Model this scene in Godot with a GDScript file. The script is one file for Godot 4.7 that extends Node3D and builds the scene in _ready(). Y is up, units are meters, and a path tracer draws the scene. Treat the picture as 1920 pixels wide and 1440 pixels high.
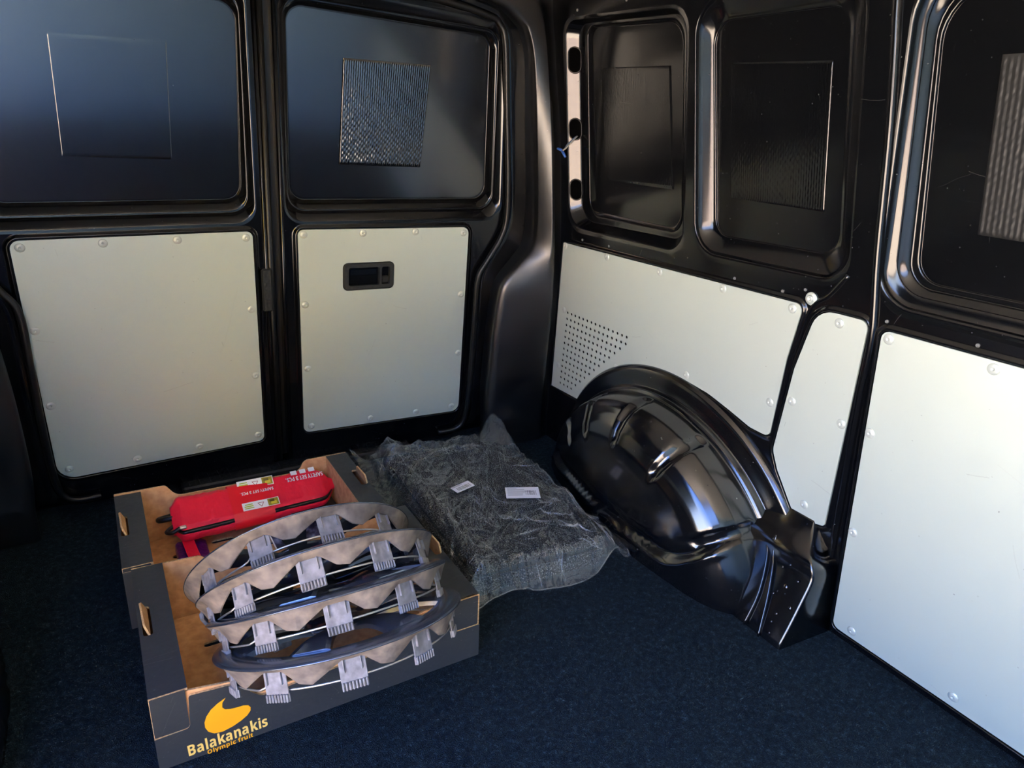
extends Node3D
# Cargo bay of a dark panel van seen from its open side door: rear doors ahead, side wall with wheel arch, two fruit crates and a bagged carpet on the floor.
# x runs across the van (0 at the seam of the rear doors), y up from the carpet, z forward from the rear doors. Metres.
const WALL_X := 0.8894      # side wall at floor height
const WALL_LEAN := 0.1037   # the side walls lean in towards the roof
const DOOR_TURN := 0.0626   # each rear door is turned a little: the tail is bowed
const DOOR_LEAN := 0.1247   # the rear doors lean forward towards the roof
var ids := {}
var M := {}
var rng := RandomNumberGenerator.new()

func _ready():
	rng.seed = 7
	# camera
	var cam := Camera3D.new()
	cam.name = "camera"
	cam.fov = 57.33
	cam.near = 0.02
	add_child(cam)
	cam.transform = Transform3D(Basis(Vector3.UP, -0.5446) * Basis(Vector3.RIGHT, -0.3505) * Basis(Vector3.BACK, 0.0461), Vector3(-0.424, 1.0364, 1.9813))
	cam.current = true
	# sky, sun, exposure
	var sky_mat := ProceduralSkyMaterial.new()
	sky_mat.sky_top_color = Color(0.27, 0.48, 0.85)
	sky_mat.sky_horizon_color = Color(0.84, 0.90, 0.96)
	sky_mat.sky_curve = 0.18
	sky_mat.sky_energy_multiplier = SKY_E
	sky_mat.ground_bottom_color = Color(0.42, 0.38, 0.32)
	sky_mat.ground_horizon_color = Color(0.62, 0.58, 0.52)
	var env := Environment.new()
	env.background_mode = Environment.BG_SKY
	env.sky = Sky.new()
	env.sky.sky_material = sky_mat
	env.tonemap_mode = Environment.TONE_MAPPER_LINEAR
	env.tonemap_exposure = EXPOSURE
	env.sdfgi_enabled = true
	env.ssao_enabled = true
	env.ssil_enabled = true
	var we := WorldEnvironment.new()
	we.name = "world_environment"
	we.environment = env
	add_child(we)
	var sun := DirectionalLight3D.new()
	sun.name = "sun"
	sun.light_color = Color(1.0, 0.93, 0.82)
	sun.light_energy = SUN_E
	sun.light_angular_distance = 0.53
	sun.shadow_enabled = true
	add_child(sun)
	sun.look_at_from_position(Vector3(3.2, 9, -2.6), Vector3.ZERO)
	make_materials()
	outdoors()
	shell()
	side_wall(1)
	side_wall(-1)
	rear_doors()
	rear_frame()
	crates()
	hubcaps()
	crate_contents()
	carpet_bag()
	small_things()

const SKY_E := 1.75
const SUN_E := 8.0
const EXPOSURE := 5.15

# ---------------------------------------------------------------- helpers
func put(o: Node3D, called: String, parent: Node = null) -> Node3D:
	if parent == null: parent = self
	var key := "%d/%s" % [parent.get_instance_id(), called]
	var k: int = ids.get(key, 0)
	ids[key] = k + 1
	o.name = called if k == 0 else "%s_%03d" % [called, k]
	parent.add_child(o, true)
	return o

func node(called: String, at := Vector3.ZERO, parent: Node = null) -> Node3D:
	var o := Node3D.new()
	put(o, called, parent)
	o.position = at
	return o

func tag(o: Node3D, label: String, category: String, group := "") -> Node3D:
	o.set_meta("label", label)
	o.set_meta("category", category)
	if group != "": o.set_meta("group", group)
	return o

func struct(o: Node3D) -> Node3D:
	o.set_meta("kind", "structure")
	return o

func obj(called: String, mesh: Mesh, mats, parent: Node = null, at = null) -> MeshInstance3D:
	var o := MeshInstance3D.new()
	o.mesh = mesh
	o.cast_shadow = GeometryInstance3D.SHADOW_CASTING_SETTING_ON
	if mats is Array:
		for k in mesh.get_surface_count(): o.set_surface_override_material(k, mats[mini(k, mats.size() - 1)])
	else:
		for k in mesh.get_surface_count(): o.set_surface_override_material(k, mats)
	put(o, called, parent)
	if at is Transform3D: o.transform = at
	elif at is Vector3: o.position = at
	return o

func st_new() -> SurfaceTool:
	var st := SurfaceTool.new()
	st.begin(Mesh.PRIMITIVE_TRIANGLES)
	st.set_smooth_group(0)
	return st

func done(st: SurfaceTool, into: ArrayMesh = null) -> ArrayMesh:
	st.index()
	st.generate_normals()
	return st.commit(into) if into else st.commit()

func tri(st: SurfaceTool, a: Vector3, b: Vector3, c: Vector3):
	st.add_vertex(a); st.add_vertex(b); st.add_vertex(c)

func quad(st: SurfaceTool, a: Vector3, b: Vector3, c: Vector3, d: Vector3):
	tri(st, a, b, c); tri(st, a, c, d)

# a skin over rows of points; flip turns it inside out
func loft(st: SurfaceTool, rings: Array, closed := true, flip := false):
	for i in rings.size() - 1:
		var a: PackedVector3Array = rings[i]
		var b: PackedVector3Array = rings[i + 1]
		var n := a.size()
		for j in (n if closed else n - 1):
			var k := (j + 1) % n
			if flip: quad(st, a[j], b[j], b[k], a[k])
			else: quad(st, a[j], a[k], b[k], b[j])

func fan(st: SurfaceTool, ring: PackedVector3Array, flip := false):
	var c := Vector3.ZERO
	for p in ring: c += p
	c /= ring.size()
	for j in ring.size():
		var k := (j + 1) % ring.size()
		if flip: tri(st, c, ring[k], ring[j])
		else: tri(st, c, ring[j], ring[k])

# rounded polygon: every corner becomes n + 1 points
func rpoly(pts: Array, r, n := 6) -> PackedVector2Array:
	var out := PackedVector2Array()
	var m := pts.size()
	for i in m:
		var p: Vector2 = pts[i]
		var a: Vector2 = (pts[(i + m - 1) % m] - p).normalized()
		var b: Vector2 = (pts[(i + 1) % m] - p).normalized()
		var rad: float = r[i] if r is Array else r
		var half := acos(clampf(a.dot(b), -1, 1)) / 2.0
		if half > 1.5 or rad < 1e-5:
			for k in n + 1: out.append(p)
			continue
		var t := rad / tan(half)
		var c := p + (a + b).normalized() * rad / sin(half)
		var v0 := p + a * t - c
		var v1 := p + b * t - c
		var ang := v0.angle_to(v1)
		for k in n + 1: out.append(c + v0.rotated(ang * k / n))
	return out

func rrect(x0: float, x1: float, y0: float, y1: float, r, n := 6) -> PackedVector2Array:
	return rpoly([Vector2(x0, y0), Vector2(x1, y0), Vector2(x1, y1), Vector2(x0, y1)], r, n)

func chaikin(rows: Array, times := 2) -> Array:
	for _t in times:
		var out := [rows[0]]
		for i in rows.size() - 1:
			var a: PackedVector3Array = rows[i]
			var b: PackedVector3Array = rows[i + 1]
			var p := PackedVector3Array()
			var q := PackedVector3Array()
			for j in a.size():
				p.append(a[j].lerp(b[j], 0.25))
				q.append(a[j].lerp(b[j], 0.75))
			out.append(p); out.append(q)
		out.append(rows[-1])
		rows = out
	return rows

# smooth open curve through control points (Catmull-Rom)
func curve(p: Array, per := 6) -> PackedVector3Array:
	var out := PackedVector3Array()
	for i in p.size() - 1:
		var a: Vector3 = p[maxi(i - 1, 0)]
		var d: Vector3 = p[mini(i + 2, p.size() - 1)]
		for k in per: out.append(p[i].cubic_interpolate(p[i + 1], a, d, float(k) / per))
	out.append(p[-1])
	return out

func lift(c: PackedVector2Array, depth: float, map: Callable) -> PackedVector3Array:
	var out := PackedVector3Array()
	for p in c: out.append(map.call(p.x, p.y, depth))
	return out

# pressed step: contours [outline, depth] from the rim inwards, rounded into each other, closed by a flat floor
func pressed(st: SurfaceTool, specs: Array, map: Callable, flip: bool, times := 2, floor_it := true):
	var rows := []
	for s in specs: rows.append(lift(s[0], s[1], map))
	loft(st, chaikin(rows, times), true, flip)
	if floor_it:
		st.set_smooth_group(1)
		flat(st, specs[-1][0], specs[-1][1], map, flip)
		st.set_smooth_group(0)

func flat(st: SurfaceTool, poly: PackedVector2Array, depth: float, map: Callable, flip: bool):
	var clean := PackedVector2Array()
	for p in poly:
		if clean.is_empty() or clean[-1].distance_to(p) > 1e-5: clean.append(p)
	if clean[0].distance_to(clean[-1]) < 1e-5: clean.remove_at(clean.size() - 1)
	var ids_ := Geometry2D.triangulate_polygon(clean)
	for i in range(0, ids_.size(), 3):
		var a := clean[ids_[i]]
		var b := clean[ids_[i + 1]]
		var c := clean[ids_[i + 2]]
		var f := flip
		if (b - a).cross(c - a) < 0: f = not f
		if f: tri(st, map.call(a.x, a.y, depth), map.call(c.x, c.y, depth), map.call(b.x, b.y, depth))
		else: tri(st, map.call(a.x, a.y, depth), map.call(b.x, b.y, depth), map.call(c.x, c.y, depth))

# flat sheet with holes, cut along the given lines so that no piece holds a whole hole
func pieces(outer: PackedVector2Array, holes: Array, us: Array, vs: Array) -> Array:
	var out := []
	for i in us.size() - 1:
		for j in vs.size() - 1:
			var cell := PackedVector2Array([Vector2(us[i], vs[j]), Vector2(us[i + 1], vs[j]), Vector2(us[i + 1], vs[j + 1]), Vector2(us[i], vs[j + 1])])
			var list: Array = Geometry2D.intersect_polygons(cell, outer)
			for h in holes:
				var next := []
				for p in list: next.append_array(Geometry2D.clip_polygons(p, h))
				list = next
			for p in list:
				if not Geometry2D.is_polygon_clockwise(p): out.append(p)
	return out

func plate(st: SurfaceTool, outer: PackedVector2Array, holes: Array, us: Array, vs: Array, depth: float, map: Callable, flip: bool):
	st.set_smooth_group(1)
	for p in pieces(outer, holes, us, vs): flat(st, p, depth, map, flip)
	st.set_smooth_group(0)

# sheet of thickness th standing in the plane z = 0 (its face) to z = -th; surfaces: face, back, edge
func slab(outer: PackedVector2Array, th: float, holes := [], us := [], vs := []) -> ArrayMesh:
	var lo := outer[0]
	var hi := outer[0]
	for p in outer:
		lo = lo.min(p); hi = hi.max(p)
	if us.is_empty(): us = [lo.x - 0.01, hi.x + 0.01]
	if vs.is_empty(): vs = [lo.y - 0.01, hi.y + 0.01]
	if Geometry2D.is_polygon_clockwise(outer): outer.reverse()
	var id := func(u, v, d): return Vector3(u, v, -d)
	var mesh := ArrayMesh.new()
	for side in 2:
		var st := st_new()
		plate(st, outer, holes, us, vs, side * th, id, side == 0)
		done(st, mesh)
	var st := st_new()
	st.set_smooth_group(-1)
	for loop in [outer] + holes:
		var inside: bool = loop != outer
		if Geometry2D.is_polygon_clockwise(loop) != inside:
			loop = loop.duplicate(); loop.reverse()
		for i in loop.size():
			var a: Vector2 = loop[i]
			var b: Vector2 = loop[(i + 1) % loop.size()]
			quad(st, Vector3(a.x, a.y, 0), Vector3(a.x, a.y, -th), Vector3(b.x, b.y, -th), Vector3(b.x, b.y, 0))
	done(st, mesh)
	return mesh

# tube or moulding swept along a path; profile is a closed outline, or null for a round one
func sweep(st: SurfaceTool, path: PackedVector3Array, rad, sides := 8, closed := false, caps := true, squash := 1.0, up := Vector3.ZERO):
	var n := path.size()
	var rows := []
	var side := Vector3.ZERO
	for i in n:
		var t: Vector3
		if closed: t = (path[(i + 1) % n] - path[(i + n - 1) % n]).normalized()
		else: t = (path[mini(i + 1, n - 1)] - path[maxi(i - 1, 0)]).normalized()
		if up != Vector3.ZERO: side = up.cross(t).normalized()
		else:
			if side == Vector3.ZERO:
				side = t.cross(Vector3.UP if absf(t.y) < 0.9 else Vector3.RIGHT)
			side = (side - t * side.dot(t)).normalized()
		var bi := t.cross(side)
		var r: float = rad[i] if rad is Array or rad is PackedFloat32Array else rad
		var ring := PackedVector3Array()
		for k in sides:
			var a := TAU * k / sides
			ring.append(path[i] + side * cos(a) * r + bi * sin(a) * r * squash)
		rows.append(ring)
	if closed: rows.append(rows[0])
	loft(st, rows, true, true)
	if caps and not closed:
		fan(st, rows[0], false)
		fan(st, rows[-1], true)

func tube(path: PackedVector3Array, rad, sides := 8, closed := false, caps := true) -> ArrayMesh:
	var st := st_new()
	sweep(st, path, rad, sides, closed, caps)
	return done(st)

# bevelled box from lo to hi
func bbox(st: SurfaceTool, lo: Vector3, hi: Vector3, b := 0.002, xf := Transform3D.IDENTITY):
	var c := (lo + hi) / 2
	var h := (hi - lo) / 2
	b = minf(b, minf(h.x, minf(h.y, h.z)) * 0.9)
	st.set_smooth_group(-1)
	for ax in 3:
		for s in [-1.0, 1.0]:
			var u := (ax + 1) % 3
			var v := (ax + 2) % 3
			var pts := []
			for q in [[-1, -1], [1, -1], [1, 1], [-1, 1]]:
				var p := Vector3.ZERO
				p[ax] = s * h[ax]; p[u] = q[0] * (h[u] - b); p[v] = q[1] * (h[v] - b)
				pts.append(xf * (c + p))
			if s > 0: quad(st, pts[0], pts[3], pts[2], pts[1])
			else: quad(st, pts[0], pts[1], pts[2], pts[3])
	for ax in 3:
		var u := (ax + 1) % 3
		var v := (ax + 2) % 3
		for su in [-1.0, 1.0]:
			for sv in [-1.0, 1.0]:
				var pts := []
				for q in [[-1, 0], [1, 0], [1, 1], [-1, 1]]:
					var p := Vector3.ZERO
					p[ax] = q[0] * (h[ax] - b)
					p[u] = su * (h[u] - (b if q[1] == 1 else 0.0))
					p[v] = sv * (h[v] - (0.0 if q[1] == 1 else b))
					pts.append(xf * (c + p))
				if su * sv > 0: quad(st, pts[0], pts[3], pts[2], pts[1])
				else: quad(st, pts[0], pts[1], pts[2], pts[3])
	for sx in [-1.0, 1.0]:
		for sy in [-1.0, 1.0]:
			for sz in [-1.0, 1.0]:
				var a := xf * (c + Vector3(sx * h.x, sy * (h.y - b), sz * (h.z - b)))
				var d := xf * (c + Vector3(sx * (h.x - b), sy * h.y, sz * (h.z - b)))
				var e := xf * (c + Vector3(sx * (h.x - b), sy * (h.y - b), sz * h.z))
				if sx * sy * sz > 0: tri(st, a, e, d)
				else: tri(st, a, d, e)
	st.set_smooth_group(0)

func box_mesh(lo: Vector3, hi: Vector3, b := 0.002) -> ArrayMesh:
	var st := st_new()
	bbox(st, lo, hi, b)
	return done(st)

# lathe about the local y axis; prof: [radius, height] pairs from the centre or rim on
func lathe_mesh(prof: Array, n := 32, flip := false) -> ArrayMesh:
	var st := st_new()
	var rows := []
	for p in prof:
		var ring := PackedVector3Array()
		for k in n: ring.append(Vector3(p[0] * cos(TAU * k / n), p[1], p[0] * sin(TAU * k / n)))
		rows.append(ring)
	loft(st, rows, true, flip)
	return done(st)

func side_map(s: int) -> Callable:
	return func(u, v, d): return Vector3(s * (WALL_X - WALL_LEAN * v + d), v, u)

func door_map(s: int) -> Callable:
	return func(u, v, d): return Vector3(u * cos(DOOR_TURN) - s * d * sin(DOOR_TURN), v, absf(u) * sin(DOOR_TURN) + DOOR_LEAN * (v - 0.5) - d * cos(DOOR_TURN))

func frame_at(map: Callable, u: float, v: float, d: float) -> Transform3D:
	# local x along u, y along v, z out of the sheet into the room
	var o: Vector3 = map.call(u, v, d)
	var x: Vector3 = (map.call(u + 0.01, v, d) - o).normalized()
	var y: Vector3 = (map.call(u, v + 0.01, d) - o).normalized()
	var z: Vector3 = (o - map.call(u, v, d + 0.01)).normalized()
	return Transform3D(Basis(x, y, z), o)

# ---------------------------------------------------------------- materials
func noise_tex(freq: float, ramp: Array = [], seed_ := 1, as_normal := false, bump := 4.0, size := 512, octaves := 4, kind := FastNoiseLite.TYPE_SIMPLEX_SMOOTH) -> NoiseTexture2D:
	var n := FastNoiseLite.new()
	n.noise_type = kind
	n.seed = seed_
	n.frequency = freq
	n.fractal_octaves = octaves
	var t := NoiseTexture2D.new()
	t.noise = n
	t.width = size
	t.height = size
	t.seamless = true
	t.as_normal_map = as_normal
	t.bump_strength = bump
	if not ramp.is_empty():
		var g := Gradient.new()
		var off := PackedFloat32Array()
		var col := PackedColorArray()
		for i in ramp.size():
			off.append(float(i) / (ramp.size() - 1)); col.append(ramp[i])
		g.offsets = off; g.colors = col
		t.color_ramp = g
	return t

func mat(color: Color, rough := 0.5, metal := 0.0, spec := 0.5) -> StandardMaterial3D:
	var m := StandardMaterial3D.new()
	m.albedo_color = color
	m.roughness = rough
	m.metallic = metal
	m.metallic_specular = spec
	return m

func triplanar(m: StandardMaterial3D, per_metre: float, world := true) -> StandardMaterial3D:
	m.uv1_triplanar = true
	m.uv1_world_triplanar = world
	m.uv1_scale = Vector3.ONE * per_metre
	return m

# paint chips, dust specks and hairline scratches on a base colour
func specks(base: Color, mark: Color, dots: int, scratches: int, seed_: int, side := 1024) -> ImageTexture:
	var img := Image.create(side, side, false, Image.FORMAT_RGB8)
	img.fill(base)
	var r := RandomNumberGenerator.new()
	r.seed = seed_
	for k in dots:
		var p := Vector2i(r.randi_range(4, side - 8), r.randi_range(4, side - 8))
		var c := base.lerp(mark, r.randf_range(0.15, 1.0) * r.randf())
		img.fill_rect(Rect2i(p, Vector2i(r.randi_range(1, 3), r.randi_range(1, 3))), c)
	for k in scratches:
		var p := Vector2(r.randf() * side, r.randf() * side)
		var d := Vector2.from_angle(r.randf_range(-0.6, 0.6) + (PI / 2 if r.randf() < 0.3 else 0.0))
		var c := base.lerp(mark, r.randf_range(0.08, 0.5) * r.randf())
		for i in r.randi_range(10, 90):
			p += d
			d = d.rotated(r.randf_range(-0.04, 0.04))
			img.set_pixel(posmod(int(p.x), side), posmod(int(p.y), side), c)
	return ImageTexture.create_from_image(img)

func make_materials():
	var paint := mat(Color.WHITE, 0.24, 0.0, 0.5)
	paint.albedo_texture = specks(Color(0.035, 0.037, 0.045), Color(0.55, 0.56, 0.56), 500, 60, 3)
	paint.roughness_texture = noise_tex(0.012, [Color(0.85, 0.85, 0.85), Color(1, 1, 1)], 4, false, 1, 512, 5)
	paint.roughness = 0.15
	paint.normal_enabled = true
	paint.normal_texture = noise_tex(0.008, [], 5, true, 2.0, 512, 2)
	paint.normal_scale = 0.10
	paint.metallic_specular = 0.5
	M.paint = triplanar(paint, 1.4)
	var satin: StandardMaterial3D = paint.duplicate()
	satin.albedo_texture = specks(Color(0.035, 0.037, 0.045), Color(0.4, 0.41, 0.42), 60, 8, 8)
	satin.roughness = 0.20
	satin.roughness_texture = noise_tex(0.02, [Color(0.93, 0.93, 0.93), Color(1, 1, 1)], 9)
	satin.metallic_specular = 0.8
	satin.clearcoat_enabled = true
	satin.clearcoat = 1.0
	satin.clearcoat_roughness = 0.12
	M.satin = satin
	var arch: StandardMaterial3D = paint.duplicate()
	arch.albedo_texture = specks(Color(0.035, 0.037, 0.045), Color(0.55, 0.56, 0.56), 1500, 260, 12)
	arch.roughness = 0.17
	arch.metallic_specular = 0.7
	M.arch = arch
	var post: StandardMaterial3D = paint.duplicate()
	post.roughness = 0.40
	post.metallic_specular = 0.7
	M.post = post
	# pale grey anodised sheet of the linings
	var sheet := mat(Color.WHITE, 0.42, 0.35, 0.5)
	sheet.albedo_texture = specks(Color(0.78, 0.815, 0.765), Color(0.42, 0.42, 0.41), 90, 26, 21)
	sheet.roughness_texture = noise_tex(0.02, [Color(0.8, 0.8, 0.8), Color(1, 1, 1)], 22)
	sheet.normal_enabled = true
	sheet.normal_texture = noise_tex(0.004, [], 23, true, 2.0, 512, 2)
	sheet.normal_scale = 0.06
	M.sheet = triplanar(sheet, 1.1)
	M.rivet = mat(Color(0.76, 0.785, 0.745), 0.40, 0.35)
	M.hole = mat(Color(0.015, 0.015, 0.015), 0.9, 0.0, 0.1)
	M.plastic = triplanar(mat(Color(0.10, 0.11, 0.112), 0.55), 1.0)
	M.plastic.normal_enabled = true
	M.plastic.normal_texture = noise_tex(0.25, [], 31, true, 3.0, 256, 2)
	M.plastic.normal_scale = 0.25
	M.rubber = mat(Color(0.035, 0.033, 0.032), 0.42)
	M.steel = mat(Color(0.75, 0.75, 0.74), 0.3, 0.9)
	var pad := mat(Color(0.055, 0.057, 0.06), 0.42)
	M.pad = pad
	# carpet
	var carpet := mat(Color.WHITE, 0.95, 0.0, 0.2)
	var pile_tex := noise_tex(0.030, [Color(0.030, 0.052, 0.068), Color(0.075, 0.112, 0.138), Color(0.125, 0.172, 0.202), Color(0.36, 0.45, 0.51)], 41, false, 1, 1024, 7)
	pile_tex.noise.fractal_gain = 0.92
	carpet.albedo_texture = pile_tex
	carpet.normal_enabled = true
	carpet.normal_texture = noise_tex(0.22, [], 42, true, 8.0, 1024, 2)
	carpet.normal_scale = 1.0
	M.carpet = triplanar(carpet, 1.7)
	M.headliner = triplanar(mat(Color(0.87, 0.86, 0.83), 0.9), 3.0)
	M.bulkhead = triplanar(mat(Color(0.60, 0.74, 0.83), 0.6), 2.0)

	# cardboard
	var kraft := mat(Color.WHITE, 0.85, 0.0, 0.3)
	kraft.albedo_texture = noise_tex(0.03, [Color(0.76, 0.56, 0.38), Color(0.84, 0.64, 0.44), Color(0.90, 0.71, 0.51)], 51, false, 1, 512, 5)
	M.kraft = triplanar(kraft, 2.5)
	var kedge := mat(Color.WHITE, 0.9, 0.0, 0.2)
	kedge.albedo_texture = noise_tex(0.12, [Color(0.62, 0.47, 0.31), Color(0.93, 0.80, 0.60)], 52, false, 1, 256, 3)
	M.kraft_edge = triplanar(kedge, 6.0)
	var blackcard := mat(Color.WHITE, 0.55, 0.0, 0.4)
	blackcard.albedo_texture = specks(Color(0.19, 0.205, 0.215), Color(0.5, 0.48, 0.45), 260, 90, 53, 512)
	blackcard.normal_enabled = true
	blackcard.normal_texture = noise_tex(0.05, [], 54, true, 2.0, 256, 3)
	blackcard.normal_scale = 0.2
	M.black_card = triplanar(blackcard, 2.5)
	M.logo = mat(Color(0.95, 0.66, 0.06), 0.6)
	M.logo_text = mat(Color(0.93, 0.78, 0.40), 0.6)

# ---------------------------------------------------------------- the yard outside, whose light and reflections enter by the side door
func outdoors():
	var g := mat(Color.WHITE, 0.95)
	g.albedo_texture = noise_tex(0.03, [Color(0.72, 0.68, 0.60), Color(0.84, 0.80, 0.72)], 61)
	triplanar(g, 0.5)
	var o := obj("ground", box_mesh(Vector3(-30, -0.75, -25), Vector3(25, -0.62, 30), 0.01), g)
	struct(o)
	var stucco := mat(Color.WHITE, 0.9)
	stucco.albedo_texture = noise_tex(0.02, [Color(0.80, 0.75, 0.72), Color(0.88, 0.83, 0.80)], 62)
	triplanar(stucco, 0.4)
	var rosy := mat(Color.WHITE, 0.9)
	rosy.albedo_texture = noise_tex(0.02, [Color(0.86, 0.66, 0.60), Color(0.92, 0.75, 0.68)], 65)
	triplanar(rosy, 0.4)
	struct(obj("wall_yard_front", box_mesh(Vector3(-18, -0.7, 20), Vector3(-1.5, 3.9, 20.4), 0.02), rosy))
	struct(obj("wall_yard_side", box_mesh(Vector3(-7.4, -0.7, 5.4), Vector3(-7.0, 2.1, 9.6), 0.02), stucco))
	var leaf := mat(Color.WHITE, 0.8)
	leaf.albedo_texture = noise_tex(0.06, [Color(0.45, 0.42, 0.10), Color(0.88, 0.74, 0.20), Color(0.97, 0.84, 0.34)], 63)
	triplanar(leaf, 0.8)
	# clipped hedge along the yard
	var st := st_new()
	var rows := []
	var n := FastNoiseLite.new()
	n.seed = 3; n.frequency = 1.3
	for j in 61:
		var row := PackedVector3Array()
		for k in 25:
			var a := PI * k / 24.0
			var p := Vector3(-6.4 + 0.9 * cos(a), -0.7 + 4.2 * pow(sin(a), 0.5), 10.1 + 7.4 * j / 60.0)
			row.append(p + Vector3(1, 1, 0.4) * n.get_noise_3dv(p * 2.0) * 0.25)
		rows.append(row)
	loft(st, rows, false, true)
	var hedge := obj("hedge", done(st), leaf)
	tag(hedge, "clipped yellow-green hedge standing along the yard outside", "hedge")

# ---------------------------------------------------------------- shell
func shell():
	# floor: plywood under carpet, its edge just inside the walls
	var st := st_new()
	bbox(st, Vector3(-0.90, -0.06, -0.13), Vector3(0.90, 0.0, 2.66), 0.004)
	struct(obj("floor", done(st), M.carpet))
	st = st_new()
	bbox(st, Vector3(-0.80, 1.385, -0.18), Vector3(0.80, 1.44, 2.70), 0.01)
	struct(obj("ceiling", done(st), M.headliner))
	# closed partition behind the cab
	st = st_new()
	bbox(st, Vector3(-0.95, -0.06, 2.64), Vector3(0.95, 1.44, 2.70), 0.01)
	struct(obj("wall_front", done(st), M.bulkhead))
	# tail skin that closes the shell behind the doors
	st = st_new()
	bbox(st, Vector3(-0.97, -0.10, -0.22), Vector3(0.97, 1.45, -0.17), 0.01)
	struct(obj("trim_tail", done(st), M.paint))

func rivet_mesh() -> ArrayMesh:
	# domed head with its hollow mandrel, axis along z
	var st := st_new()
	var rows := []
	for p in [[0.0105, -0.0005], [0.0104, 0.0006], [0.0088, 0.0017], [0.0062, 0.0027], [0.0038, 0.0031], [0.0024, 0.0031], [0.0021, 0.0022], [0.0, 0.0022]]:
		var ring := PackedVector3Array()
		for k in 14: ring.append(Vector3(p[0] * cos(TAU * k / 14), p[0] * sin(TAU * k / 14), p[1]))
		rows.append(ring)
	loft(st, rows, true, true)
	return done(st)

var rivet: ArrayMesh

func lining(wall: Node3D, map: Callable, poly: PackedVector2Array, rivets: Array, holes := [], us := [], vs := [], flip := false) -> Node3D:
	if rivet == null: rivet = rivet_mesh()
	var mesh := ArrayMesh.new()
	var st := st_new()
	var lo := poly[0]
	var hi := poly[0]
	for p in poly:
		lo = lo.min(p); hi = hi.max(p)
	if us.is_empty():
		us = [lo.x - 0.01, hi.x + 0.01]; vs = [lo.y - 0.01, hi.y + 0.01]
	plate(st, poly, holes, us, vs, -0.0035, map, flip)
	done(st, mesh)
	st = st_new()
	st.set_smooth_group(-1)
	for loop in [poly] + holes:
		var a := lift(loop, -0.0035, map)
		var b := lift(loop, 0.0 if loop == poly else -0.002, map)
		loft(st, [a, b], true, flip)
	done(st, mesh)
	var o := obj("lining_panel", mesh, [M.sheet, M.sheet], wall)
	for r in rivets: obj("rivet", rivet, M.rivet, o, frame_at(map, r[0], r[1], -0.0035))
	return o

func grow(c: PackedVector2Array, d: float) -> PackedVector2Array:
	# offset of a counterclockwise outline with the same number of points
	var out := PackedVector2Array()
	var n := c.size()
	for i in n:
		var k := i
		while c[(k + 1) % n].distance_to(c[i]) < 1e-5: k += 1
		var j := i
		while c[(j + n - 1) % n].distance_to(c[i]) < 1e-5: j += n - 1
		var t := (c[(k + 1) % n] - c[(j + n - 1) % n]).normalized()
		out.append(c[i] + Vector2(t.y, -t.x) * d)
	return out

# raised lip round a lining sheet
func lip(st: SurfaceTool, c: PackedVector2Array, map: Callable, flip: bool):
	pressed(st, [[grow(c, 0.016), 0.0002], [grow(c, 0.012), -0.0008], [grow(c, 0.007), -0.0062], [grow(c, 0.003), -0.0062], [grow(c, 0.0022), 0.001]], map, flip, 1, false)

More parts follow.
